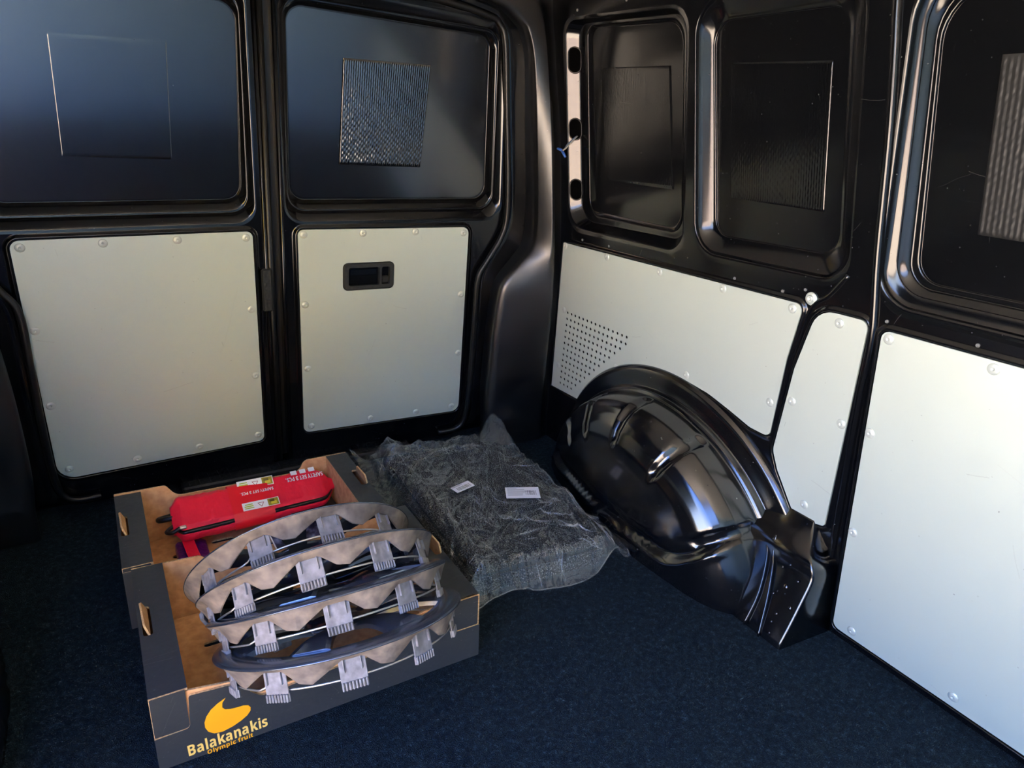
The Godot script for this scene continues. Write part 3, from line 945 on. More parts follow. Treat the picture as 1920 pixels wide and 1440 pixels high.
func crate(x0: float, x1: float, z0: float, z1: float, front: PackedVector2Array, back: PackedVector2Array, label: String) -> Node3D:
	var root := node("fruit_crate", Vector3.ZERO)
	tag(root, label, "fruit crate", "")
	var H := 0.150
	var T := 0.0045
	var W := 0.058
	var lies := Transform3D(Basis(Vector3.RIGHT, -PI / 2), Vector3.ZERO)
	# bottom, seen from above: local x right, local y towards -z
	var slot := []
	for q in [[0.18, 0.30], [0.52, 0.42], [0.34, 0.22], [0.75, 0.62]]:
		slot.append(rrect(lerpf(x0, x1, q[0]), lerpf(x0, x1, q[0]) + 0.055, -lerpf(z0, z1, q[1]) - 0.007, -lerpf(z0, z1, q[1]) + 0.007, 0.0065, 4))
	sheet("bottom", root, rrect(x0 + T, x1 - T, -z1 + T, -z0 - T, 0.0), T, M.kraft, M.kraft, lies.translated(Vector3(0, T + 0.001, 0)), slot, [x0, lerpf(x0, x1, 0.225), lerpf(x0, x1, 0.39), lerpf(x0, x1, 0.57), lerpf(x0, x1, 0.80), x1], [-z1, -lerpf(z0, z1, 0.42), -lerpf(z0, z1, 0.26), -z0])
	# end walls: printed outside, plain inside
	for s in [-1, 1]:
		var x := x0 if s < 0 else x1
		var turn := Basis(Vector3.UP, s * PI / 2)
		var poly := rrect(-(z1 - z0) / 2, (z1 - z0) / 2, 0.001, H - 0.002, 0.0)
		sheet("end_panel", root, poly, T, M.black_card, M.kraft, Transform3D(turn, Vector3(x, 0, (z0 + z1) / 2)))
		# inner cheek below the folded ledge
		var xi: float = x - s * W
		var inner := rrect(-(z1 - z0) / 2 + T, (z1 - z0) / 2 - T, T, H - T, 0.0)
		sheet("end_lining", root, inner, 0.003, M.kraft, M.kraft, Transform3D(Basis(Vector3.UP, -s * PI / 2), Vector3(xi, 0, (z0 + z1) / 2)))
		# ledge folded over the end, with its hand hole
		var l := minf(x, xi)
		var zc := z0 + (z1 - z0) * 0.47
		var hx: float = x - s * 0.022
		var hole := rrect(minf(hx, x - s * 0.006), maxf(hx, x - s * 0.006), -zc - 0.045, -zc + 0.045, 0.006)
		sheet("ledge", root, rrect(l, l + W, -z1 + 0.001, -z0 - 0.001, 0.0), T, M.black_card, M.kraft, lies.translated(Vector3(0, H, 0)), [hole], [l - 0.01, (hx + x - s * 0.006) / 2, l + W + 0.01], [-z1, -z0])
		# flap torn out of the hand hole
		var fp := rpoly([Vector2(-0.042, 0), Vector2(0.042, 0), Vector2(0.036, 0.026), Vector2(-0.034, 0.021)], [0.0, 0.0, 0.006, 0.009], 3)
		var lean := (-0.35 if s < 0 else 0.15)
		sheet("hand_hole_flap", root, fp, 0.0035, M.kraft, M.kraft, Transform3D(Basis(Vector3.UP, PI / 2 * -s) * Basis(Vector3.RIGHT, lean), Vector3(x - s * (0.008 if s > 0 else 0.018), H - 0.004, zc)))
		# the ledge's end folds down in front of the long side
		var low := 0.0705 if s < 0 else 0.0805
		var tab := rpoly([Vector2(l + 0.001, low), Vector2(l + W - 0.004, low), Vector2(l + W - 0.004, H), Vector2(l + 0.001, H)], 0.002, 2)
		sheet("ledge_tab", root, tab, 0.003, M.black_card, M.kraft, Transform3D(Basis.IDENTITY, Vector3(0, 0, z1 + 0.0022)))
	# long walls, doubled
	sheet("front_panel", root, front, T, M.black_card, M.kraft, Transform3D(Basis.IDENTITY, Vector3(0, 0, z1 + 0.0035)))
	sheet("back_panel", root, back, T, M.kraft, M.black_card, Transform3D(Basis.IDENTITY, Vector3(0, 0, z0 + 0.001)))
	return root

func crates():
	var front := rpoly([Vector2(-0.450, 0.002), Vector2(0.150, 0.002), Vector2(0.150, 0.079), Vector2(0.094, 0.079), Vector2(0.091, 0.145), Vector2(0.020, 0.146), Vector2(0.005, 0.139), Vector2(-0.010, 0.108), Vector2(-0.032, 0.091), Vector2(-0.061, 0.089), Vector2(-0.120, 0.092), Vector2(-0.215, 0.088), Vector2(-0.250, 0.085), Vector2(-0.280, 0.086), Vector2(-0.297, 0.102), Vector2(-0.304, 0.122), Vector2(-0.318, 0.129), Vector2(-0.392, 0.136), Vector2(-0.396, 0.070), Vector2(-0.450, 0.069)],
		[0.0, 0.0, 0.002, 0.008, 0.004, 0.01, 0.01, 0.02, 0.02, 0.01, 0.02, 0.02, 0.01, 0.02, 0.012, 0.008, 0.008, 0.004, 0.008, 0.002], 4)
	var back := rpoly([Vector2(-0.450, 0.002), Vector2(0.150, 0.002), Vector2(0.150, 0.146), Vector2(0.000, 0.146), Vector2(-0.020, 0.10), Vector2(-0.280, 0.10), Vector2(-0.318, 0.144), Vector2(-0.450, 0.150)], [0.0, 0.0, 0.002, 0.02, 0.03, 0.03, 0.012, 0.002], 4)
	var a := crate(-0.450, 0.150, 0.550, 0.945, front, back, "black fruit crate in front, printed with an orange drop, holding the wheel covers")
	# a second sheet inside the front wall, a little taller at its ends
	var inner := rpoly([Vector2(-0.445, 0.006), Vector2(0.145, 0.006), Vector2(0.145, 0.150), Vector2(0.030, 0.150), Vector2(0.002, 0.138), Vector2(-0.020, 0.096), Vector2(-0.29, 0.090), Vector2(-0.310, 0.130), Vector2(-0.395, 0.143), Vector2(-0.445, 0.146)], [0.0, 0.0, 0.002, 0.01, 0.02, 0.03, 0.02, 0.01, 0.006, 0.002], 3)
	sheet("front_lining", a, inner, 0.004, M.kraft, M.kraft, Transform3D(Basis.IDENTITY, Vector3(0, 0, 0.9435)))
	# printed mark and lettering on the front
	var drop := PackedVector2Array()
	for p in [[-0.337, 0.108], [-0.343, 0.099], [-0.344, 0.090], [-0.340, 0.084], [-0.332, 0.081], [-0.321, 0.0795], [-0.311, 0.079], [-0.303, 0.076], [-0.2995, 0.070], [-0.300, 0.063], [-0.306, 0.055], [-0.317, 0.048], [-0.331, 0.042], [-0.348, 0.0385], [-0.361, 0.041], [-0.370, 0.049], [-0.374, 0.060], [-0.374, 0.071], [-0.370, 0.082], [-0.362, 0.093], [-0.351, 0.101]]: drop.append(Vector2(p[0], p[1]))
	drop.reverse()
	var st := st_new()
	st.set_smooth_group(1)
	flat(st, drop, 0.0, func(u, v, _d): return Vector3(u, v, 0.9491), true)
	obj("printed_drop", done(st), M.logo, a).set_meta("label", "orange printed drop mark")
	lettering("Balakanakis", 0.0245, 0.130, Transform3D(Basis(Vector3.BACK, 0.035), Vector3(-0.340, 0.0245, 0.9488)), M.logo_text, a, 900)
	lettering("Olympic fruit", 0.0125, 0.075, Transform3D(Basis(Vector3.BACK, 0.035), Vector3(-0.338, 0.0065, 0.9488)), M.logo, a, 700)
	var fr2 := rpoly([Vector2(-0.466, 0.002), Vector2(0.112, 0.002), Vector2(0.112, 0.140), Vector2(-0.02, 0.140), Vector2(-0.04, 0.09), Vector2(-0.30, 0.09), Vector2(-0.34, 0.138), Vector2(-0.466, 0.142)], [0.0, 0.0, 0.002, 0.02, 0.03, 0.03, 0.012, 0.002], 4)
	var bk2 := rpoly([Vector2(-0.466, 0.002), Vector2(0.112, 0.002), Vector2(0.112, 0.150), Vector2(-0.006, 0.150), Vector2(-0.022, 0.117), Vector2(-0.330, 0.119), Vector2(-0.352, 0.153), Vector2(-0.466, 0.154)], [0.0, 0.0, 0.002, 0.02, 0.03, 0.03, 0.012, 0.002], 5)
	crate(-0.466, 0.112, 0.205, 0.540, fr2, bk2, "black fruit crate behind the other, holding the red zipped pouch")

func lettering(text: String, height: float, width: float, at: Transform3D, m: Material, parent: Node3D, weight := 700, called := "printed_lettering") -> MeshInstance3D:
	var f := SystemFont.new()
	f.font_names = PackedStringArray(["Droid Sans"])
	f.font_weight = weight
	var t := TextMesh.new()
	t.text = text
	t.font = f
	t.font_size = 32
	t.pixel_size = 0.01
	t.depth = 0.01
	var box := t.get_aabb().size
	var o := obj(called, t, m, parent)
	o.transform = at * Transform3D(Basis.from_scale(Vector3(width / maxf(box.x, 0.001), height / maxf(box.y, 0.001), 0.06)), Vector3.ZERO)
	return o

# ---------------------------------------------------------------- wheel covers
func cap_skirt_depth(th: float) -> float:
	# depth of the skirt behind the rim: shallow at the ten clips, a blunt lopsided point between them
	var k := fposmod(th / (TAU / 10.0), 1.0)
	if k < 0.16 or k > 0.86: return 0.008
	if k < 0.50: return lerpf(0.010, 0.034, (k - 0.16) / 0.34)
	if k < 0.66: return lerpf(0.034, 0.030, (k - 0.50) / 0.16)
	return lerpf(0.030, 0.008, (k - 0.66) / 0.20)

func make_cap() -> Node3D:
	var root := node("wheel_cover")
	# outer ring with its rolled lip
	var prof := [[0.176, -0.002], [0.178, 0.001], [0.190, 0.0035], [0.206, 0.0025], [0.215, -0.0005], [0.2192, -0.0028], [0.2200, -0.0042], [0.2192, -0.0054], [0.2170, -0.0050], [0.212, -0.003], [0.203, 0.0005], [0.188, 0.001], [0.180, -0.001], [0.176, -0.002]]
	obj("rim_ring", lathe_mesh(prof, 96, true), M.cap_face, root)
	# dished hub
	var hub := [[0.0, 0.004], [0.026, 0.004], [0.030, 0.001], [0.050, 0.000], [0.062, 0.004], [0.066, 0.002], [0.064, -0.004], [0.050, -0.006], [0.0, -0.006]]
	obj("hub", lathe_mesh(hub, 40, false), M.cap_face, root)
	# tapered spokes with a raised flat
	var st := st_new()
	st.set_smooth_group(-1)
	var rows := []
	for k in 9:
		var t := k / 8.0
		var r := lerpf(0.055, 0.186, t)
		var w := lerpf(0.016, 0.036, t * t * 0.5 + t * 0.5)
		var y := 0.004 + 0.010 * sin(PI * t) * 0.8 + 0.002 * t
		rows.append(PackedVector3Array([Vector3(r, y - 0.012, -w), Vector3(r, y - 0.002, -w), Vector3(r, y, -w + 0.008), Vector3(r, y - 0.001, w - 0.014), Vector3(r, y - 0.006, w), Vector3(r, y - 0.014, w)]))
	loft(st, rows, true, true)
	fan(st, rows[0], false)
	fan(st, rows[-1], true)
	var spoke := done(st)
	for k in 7: obj("spoke", spoke, M.cap_face, root, Transform3D(Basis(Vector3.UP, TAU * k / 7 + 0.2), Vector3.ZERO))
	# scalloped skirt behind the rim
	st = st_new()
	var n := 240
	var outer := []
	for layer in 2:
		var up := PackedVector3Array()
		var mid := PackedVector3Array()
		var dn := PackedVector3Array()
		for k in n:
			var th := TAU * k / n
			var d := cap_skirt_depth(th)
			var r := 0.2192 if layer == 0 else 0.2165
			up.append(Vector3(r * cos(th), -0.0048, r * sin(th)))
			mid.append(Vector3((r - 0.007) * cos(th), -0.006 - d * 0.35, (r - 0.007) * sin(th)))
			dn.append(Vector3((r - 0.017) * cos(th), -0.006 - d, (r - 0.017) * sin(th)))
		outer.append([up, mid, dn])
	loft(st, outer[0], true, true)
	loft(st, outer[1], true, false)
	st.set_smooth_group(2)
	loft(st, [outer[0][2], outer[1][2]], true, true)
	obj("skirt", done(st), M.cap_back, root)
	# clips: a tongue with two ribs and a toothed foot
	st = st_new()
	bbox(st, Vector3(-0.021, -0.046, -0.0012), Vector3(0.021, -0.004, 0.0012), 0.0008)
	bbox(st, Vector3(-0.0145, -0.030, 0.0), Vector3(-0.0128, -0.004, 0.0055), 0.0006)
	bbox(st, Vector3(0.0128, -0.030, 0.0), Vector3(0.0145, -0.004, 0.0055), 0.0006)
	bbox(st, Vector3(-0.026, -0.013, -0.0012), Vector3(-0.018, -0.004, 0.0012), 0.0008)
	for k in 8: bbox(st, Vector3(-0.0205 + 0.0053 * k, -0.058, -0.0015), Vector3(-0.0172 + 0.0053 * k, -0.045, 0.0045), 0.0012)
	bbox(st, Vector3(-0.0205, -0.0585, -0.0035), Vector3(0.0205, -0.045, -0.0008), 0.001)
	var clip := done(st)
	for k in 10:
		var th := TAU * k / 10
		var out := Vector3(cos(th), 0, sin(th))
		var b := Basis(Vector3.UP.cross(out).normalized(), Vector3.UP, out)
		obj("clip", clip, M.cap_clip, root, Transform3D(b, out * 0.197 + Vector3(0, -0.004, 0)))
	# spring wire held by the clips, with one kink
	var path := PackedVector3Array()
	for k in 120:
		var th := TAU * k / 120
		var kink := exp(-pow((fposmod(th - 1.98 + PI, TAU) - PI) / 0.045, 2))
		var r := 0.1925 - 0.016 * kink
		path.append(Vector3(r * cos(th), -0.0455 + 0.022 * kink, r * sin(th)))
	obj("spring_wire", tube(path, 0.0018, 7, true), M.wire, root)
	return root

func hubcaps():
	M.cap_face = mat(Color(0.36, 0.39, 0.44), 0.22, 0.75)
	var back := mat(Color.WHITE, 0.8)
	back.albedo_texture = noise_tex(0.02, [Color(0.26, 0.24, 0.22), Color(0.43, 0.39, 0.35), Color(0.58, 0.52, 0.45)], 71, false, 1, 512, 5)
	M.cap_back = triplanar(back, 3.0)
	var clip := mat(Color.WHITE, 0.62)
	clip.albedo_texture = noise_tex(0.03, [Color(0.34, 0.33, 0.33), Color(0.47, 0.46, 0.46), Color(0.60, 0.60, 0.60)], 72, false, 1, 512, 5)
	M.cap_clip = triplanar(clip, 4.0)
	M.wire = mat(Color(0.78, 0.76, 0.72), 0.38, 0.8)
	# face up and away, near edge high: turned about x, then about their own axis
	var spots := [
		[Vector3(-0.129, 0.181, 0.934), 26.0, 1.06, "wheel cover lying on the crate's front edge, lowest of the four, its dark face showing"],
		[Vector3(-0.129, 0.209, 0.874), 34.0, 1.06, "wheel cover second from the crate's front edge, seen almost edge on"],
		[Vector3(-0.138, 0.232, 0.835), 45.0, 0.98, "wheel cover with the kinked spring wire, third from the crate's front edge"],
		[Vector3(-0.149, 0.210, 0.748), 55.0, 1.36, "wheel cover topmost of the fan, next to the red pouch, its clipped back showing"]]
	var first: Node3D
	for i in spots.size():
		var s = spots[i]
		var o: Node3D
		if i == 0:
			first = make_cap()
			o = first
		else:
			o = first.duplicate()
			put(o, "wheel_cover")
		o.transform = Transform3D(Basis(Vector3.RIGHT, -deg_to_rad(s[1])) * Basis(Vector3.UP, s[2] - PI / 2 - TAU * 0.25 * 0), s[0])
		tag(o, s[3], "wheel cover", "wheel covers fanned in the front crate")

# ---------------------------------------------------------------- what lies in the rear crate
func printed(w: int, h: int, base: Color, rects: Array) -> StandardMaterial3D:
	var img := Image.create(w, h, false, Image.FORMAT_RGB8)
	img.fill(base)
	for r in rects: img.fill_rect(Rect2i(r[0], r[1], r[2], r[3]), r[4])
	var m := mat(Color.WHITE, 0.45)
	m.albedo_texture = ImageTexture.create_from_image(img)
	return m

func card(w: float, h: float, th := 0.0006) -> ArrayMesh:
	# thin sheet with its print on the face, uv 0..1
	var st := st_new()
	st.set_smooth_group(-1)
	var c := [Vector2(-0.5, -0.5), Vector2(0.5, -0.5), Vector2(0.5, 0.5), Vector2(-0.5, 0.5)]
	for z in [th, 0.0]:
		for k in ([0, 2, 1, 0, 3, 2] if z > 0 else [0, 1, 2, 0, 2, 3]):
			st.set_uv(Vector2(c[k].x + 0.5, 0.5 - c[k].y))
			st.add_vertex(Vector3(c[k].x * w, c[k].y * h, z))
	for k in 4:
		var a: Vector2 = c[k]
		var b: Vector2 = c[(k + 1) % 4]
		for v in [[a, 0.0], [b, 0.0], [b, th], [a, 0.0], [b, th], [a, th]]:
			st.set_uv(Vector2(0.02, 0.02))
			st.add_vertex(Vector3(v[0].x * w, v[0].y * h, v[1]))
	st.generate_normals()
	return st.commit()

func crate_contents():
	red_pouch()
	# purple film packet with a red webbing strap
	var m := mat(Color.WHITE, 0.3)
	m.albedo_texture = noise_tex(0.02, [Color(0.10, 0.05, 0.25), Color(0.32, 0.08, 0.38), Color(0.50, 0.20, 0.50)], 81)
	triplanar(m, 8.0)
	var pk := node("film_packet", Vector3(-0.318, 0.006, 0.345))
	tag(pk, "small purple packet with a red strap lying below the red pouch's end", "packet")
	var st := st_new()
	var rows := []
	for q in [[0.0, 0.98], [0.012, 1.0], [0.026, 0.97], [0.032, 0.86], [0.033, 0.4]]:
		var row := PackedVector3Array()
		for p in rrect(-0.036 * q[1], 0.036 * q[1], -0.055 * q[1], 0.055 * q[1], 0.012 * q[1], 4): row.append(Vector3(p.x, q[0] + 0.003 * sin(p.x * 160.0) * q[0] / 0.03, -p.y))
		rows.append(row)
	loft(st, rows, true, true)
	fan(st, rows[-1], true)
	obj("wrapper", done(st), m, pk)
	st = st_new()
	rows = []
	var path := curve([Vector3(-0.010, 0.040, -0.062), Vector3(-0.008, 0.052, -0.050), Vector3(-0.006, 0.046, -0.020), Vector3(-0.003, 0.041, 0.020), Vector3(0.0, 0.040, 0.058), Vector3(0.0, 0.020, 0.062)], 6)
	for p in path: rows.append(PackedVector3Array([p + Vector3(-0.013, 0, 0), p + Vector3(0.013, 0, 0), p + Vector3(0.013, -0.0022, -0.0005), p + Vector3(-0.013, -0.0022, -0.0005)]))
	st.set_smooth_group(-1)
	loft(st, rows, true, false)
	obj("strap", done(st), M.red_cloth, pk)
	# printed booklet and a photo leaflet under the pouch's right end
	var bk := node("booklet", Vector3(-0.016, 0.058, 0.330))
	bk.rotation = Vector3(0.15, 0.10, 0.0)
	tag(bk, "black booklet with a yellow band lying beside the red pouch", "booklet")
	obj("pages", box_mesh(Vector3(-0.060, 0.0, -0.035), Vector3(0.060, 0.0065, 0.035), 0.0008), mat(Color(0.78, 0.80, 0.84), 0.7), bk)
	var cover := printed(240, 140, Color(0.03, 0.035, 0.035), [[0, 8, 190, 10, Color(0.85, 0.68, 0.08)], [185, 0, 38, 26, Color(0.75, 0.58, 0.10)], [96, 70, 30, 5, Color(0.7, 0.7, 0.7)], [134, 68, 34, 5, Color(0.7, 0.7, 0.7)], [174, 66, 24, 5, Color(0.7, 0.7, 0.7)]])
	obj("cover", card(0.120, 0.070), cover, bk, Transform3D(Basis(Vector3.RIGHT, -PI / 2), Vector3(0, 0.0066, 0)))
	var lf := node("leaflet", Vector3(-0.075, 0.030, 0.352))
	lf.rotation = Vector3(0.42, 0.16, 0.0)
	tag(lf, "glossy leaflet with a dim blue picture between pouch and topmost wheel cover", "leaflet")
	var pic := mat(Color.WHITE, 0.25)
	pic.albedo_texture = noise_tex(0.012, [Color(0.09, 0.09, 0.14), Color(0.22, 0.22, 0.32), Color(0.50, 0.54, 0.66)], 83, false, 1, 256, 3)
	obj("picture", card(0.125, 0.085), pic, lf, Transform3D(Basis(Vector3.RIGHT, -PI / 2), Vector3(0, 0.0015, 0)))
	obj("paper", box_mesh(Vector3(-0.0655, 0.0, -0.0435), Vector3(0.0625, 0.0014, 0.0425), 0.0004), mat(Color(0.86, 0.86, 0.84), 0.6), lf)

func pouch_section(t: float) -> PackedVector3Array:
	# outline across the pouch (x along it), t from 0 at the left end to 1 at the right
	var taper := 1.0 - 0.40 * pow(1.0 - smoothstep(0.0, 0.07, t), 2) - 0.72 * pow(smoothstep(0.84, 1.0, t), 2.6)
	var out := PackedVector3Array()
	var c := Vector2(0.272, 0.080)
	for p in rpoly([Vector2(0.322, 0.042), Vector2(0.338, 0.062), Vector2(0.318, 0.086), Vector2(0.250, 0.122), Vector2(0.226, 0.116), Vector2(0.216, 0.075), Vector2(0.224, 0.042)], [0.012, 0.016, 0.014, 0.014, 0.014, 0.02, 0.012], 4):
		var q := c + (p - c) * taper
		out.append(Vector3(0, q.y, q.x))
	return out

func red_pouch():
	var cloth := mat(Color(0.95, 0.03, 0.20), 0.62)
	cloth.rim_enabled = true
	cloth.rim = 0.3
	cloth.normal_enabled = true
	cloth.normal_texture = noise_tex(0.018, [], 82, true, 7.0, 512, 3)
	cloth.normal_scale = 0.7
	M.red_cloth = triplanar(cloth, 5.0)
	var root := node("zip_pouch")
	root.position.y = 0.012
	tag(root, "red zipped fabric pouch with a paper sleeve and white lettering, lying in the rear crate", "pouch")
	var n := FastNoiseLite.new()
	n.seed = 9
	n.frequency = 17.0
	var L0 := -0.352
	var L1 := 0.056
	var st := st_new()
	var rows := []
	for i in 91:
		var t := i / 90.0
		var row := pouch_section(t)
		var x := lerpf(L0, L1, t)
		for k in row.size():
			var p := row[k]
			var q := Vector3(x, p.y, p.z)
			var amp := 0.0075 * (0.35 + 0.65 * smoothstep(0.05, 0.08, p.y))
			var flatten := 0.25 if absf(x + 0.150) < 0.05 else 1.0
			var w := n.get_noise_3d(x * 0.7, p.y * 1.6, p.z * 1.6) + 0.5 * n.get_noise_3d(x * 2.2 + 3.0, p.y * 3.0, p.z * 3.0)
			var dir := Vector3(0, p.y - 0.080, p.z - 0.272).normalized()
			row[k] = q + dir * w * amp * flatten + Vector3(0, 0, -0.02 * (t - 0.5))
		rows.append(row)
	loft(st, rows, true, true)
	fan(st, rows[0], false)
	fan(st, rows[-1], true)
	obj("fabric", done(st), M.red_cloth, root)
	# zip: black tape along the lower front, two lengths either side of the sleeve
	for span in [[0.012, 0.335], [0.580, 0.965]]:
		st = st_new()
		var a := PackedVector3Array()
		var b := PackedVector3Array()
		var c := PackedVector3Array()
		var d := PackedVector3Array()
		for i in 31:
			var t := lerpf(span[0], span[1], i / 30.0)
			var row := pouch_section(t)
			var x := lerpf(L0, L1, t)
			var off := Vector3(x, 0.0040, 0.0030 - 0.02 * (t - 0.5))
			var p := row[8]
			var q := row[12]
			a.append(p.lerp(q, 0.05) + off); b.append(p.lerp(q, 0.42) + off)
			c.append(p.lerp(q, 0.42) + off - Vector3(0, 0.006, 0.004)); d.append(p.lerp(q, 0.05) + off - Vector3(0, 0.006, 0.004))
		loft(st, [a, b, c, d, a], false, true)
		obj("zip", done(st), M.rubber, root)
	st = st_new()
	sweep(st, curve([Vector3(-0.338, 0.084, 0.330), Vector3(-0.356, 0.076, 0.332), Vector3(-0.368, 0.072, 0.316), Vector3(-0.350, 0.076, 0.300)], 5), 0.0048, 8)
	sweep(st, curve([Vector3(-0.348, 0.090, 0.285), Vector3(-0.374, 0.086, 0.278), Vector3(-0.378, 0.080, 0.262), Vector3(-0.350, 0.080, 0.255)], 5), 0.007, 8)
	obj("end_loop", done(st), M.rubber, root)
	st = st_new()
	bbox(st, Vector3(-0.340, 0.082, 0.326), Vector3(-0.324, 0.088, 0.338), 0.002)
	obj("zip_slider", done(st), M.steel, root)
	# paper sleeve round the middle
	st = st_new()
	rows = []
	for i in 3:
		var t := lerpf(0.335, 0.575, i / 2.0)
		var row := pouch_section(0.5)
		for k in row.size():
			var dir := Vector3(0, row[k].y - 0.080, row[k].z - 0.272).normalized()
			row[k] = row[k] + dir * 0.0035 + Vector3(lerpf(L0, L1, t), 0, -0.02 * (t - 0.5))
		rows.append(row)
	loft(st, rows, true, true)
	var slv := obj("paper_sleeve", done(st), mat(Color(0.93, 0.03, 0.14), 0.45), root)
	# prints: read from the far side of the crate, so upside down here
	var top := func(x: float, v: float, lift_: float) -> Transform3D:
		# v from 0 at the far ridge to 1 at the near edge of the upper facet
		var p := Vector3(x, lerpf(0.1205, 0.0865, v), lerpf(0.256, 0.316, v) - 0.02 * (lerpf(0, 1, (x - L0) / (L1 - L0)) - 0.5))
		var y := Vector3(0, -0.437, 0.899)
		var z := Vector3(0, 0.899, 0.437)
		return Transform3D(Basis(Vector3(-1, 0, 0), y, z), p + z * lift_)
	var white := mat(Color(0.90, 0.90, 0.90), 0.5)
	M.print_white = white
	lettering("SAFETY SET 3 PCS.", 0.0085, 0.082, top.call(-0.148, 0.36, 0.0058), white, slv)
	var icons := printed(192, 64, Color(0.93, 0.93, 0.91), [[4, 4, 56, 56, Color(0.62, 0.55, 0.12)], [14, 14, 30, 22, Color(0.86, 0.78, 0.22)], [24, 34, 26, 18, Color(0.40, 0.34, 0.08)], [134, 12, 48, 8, Color(0.62, 0.72, 0.16)], [136, 26, 46, 10, Color(0.70, 0.78, 0.22)], [138, 42, 40, 8, Color(0.62, 0.72, 0.16)]])
	for v in [0.93, -0.06]:
		var f: Transform3D = top.call(-0.146, v, 0.0046 if v > 0.5 else 0.0010)
		if v < 0.5: f.basis = f.basis * Basis(Vector3.RIGHT, -0.30)
		var c := obj("picture_strip", card(0.090, 0.024), icons, slv, f)
		c.set_meta("label", "white strip of small pictures")
		st = st_new()
		for k in 3:
			var a := Vector2.from_angle(TAU * k / 3 - PI / 2) * 0.0095
			var b := Vector2.from_angle(TAU * (k + 1) / 3 - PI / 2) * 0.0095
			quad(st, Vector3(a.x, -a.y, 0.0010), Vector3(a.x * 0.72, -a.y * 0.72, 0.0010), Vector3(b.x * 0.72, -b.y * 0.72, 0.0010), Vector3(b.x, -b.y, 0.0010))
		obj("printed_triangle", done(st), M.red_print if M.has("red_print") else mat(Color(0.55, 0.05, 0.08), 0.5), slv, f)
	lettering("SAFETY SET 3 PCS.", 0.0130, 0.098, top.call(-0.022, 0.20, 0.0062), white, root)
	for k in 3: obj("printed_square", card(0.016, 0.013), white, root, top.call(0.002 - 0.024 * k, -0.10, 0.0036))

# ---------------------------------------------------------------- carpet in a clear bag
func pad_top(x: float, z: float) -> float:
	return 0.052 + 0.012 * sin(x * 9.0 + 1.0) * sin(z * 6.0) - 0.02 * smoothstep(0.55, 0.72, x)

func inside_pad(x: float, z: float) -> float:
	# signed distance to the carpet's outline, positive inside
	var poly := [Vector2(0.235, 0.770), Vector2(0.600, 0.800), Vector2(0.655, 0.40), Vector2(0.640, 0.13), Vector2(0.265, 0.11)]
	var p := Vector2(x, z)
	var best := 1.0
	for i in poly.size():
		var a: Vector2 = poly[i]
		var b: Vector2 = poly[(i + 1) % poly.size()]
		var n := (b - a).normalized()
		best = minf(best, (p - a).dot(Vector2(n.y, -n.x)))
	return best

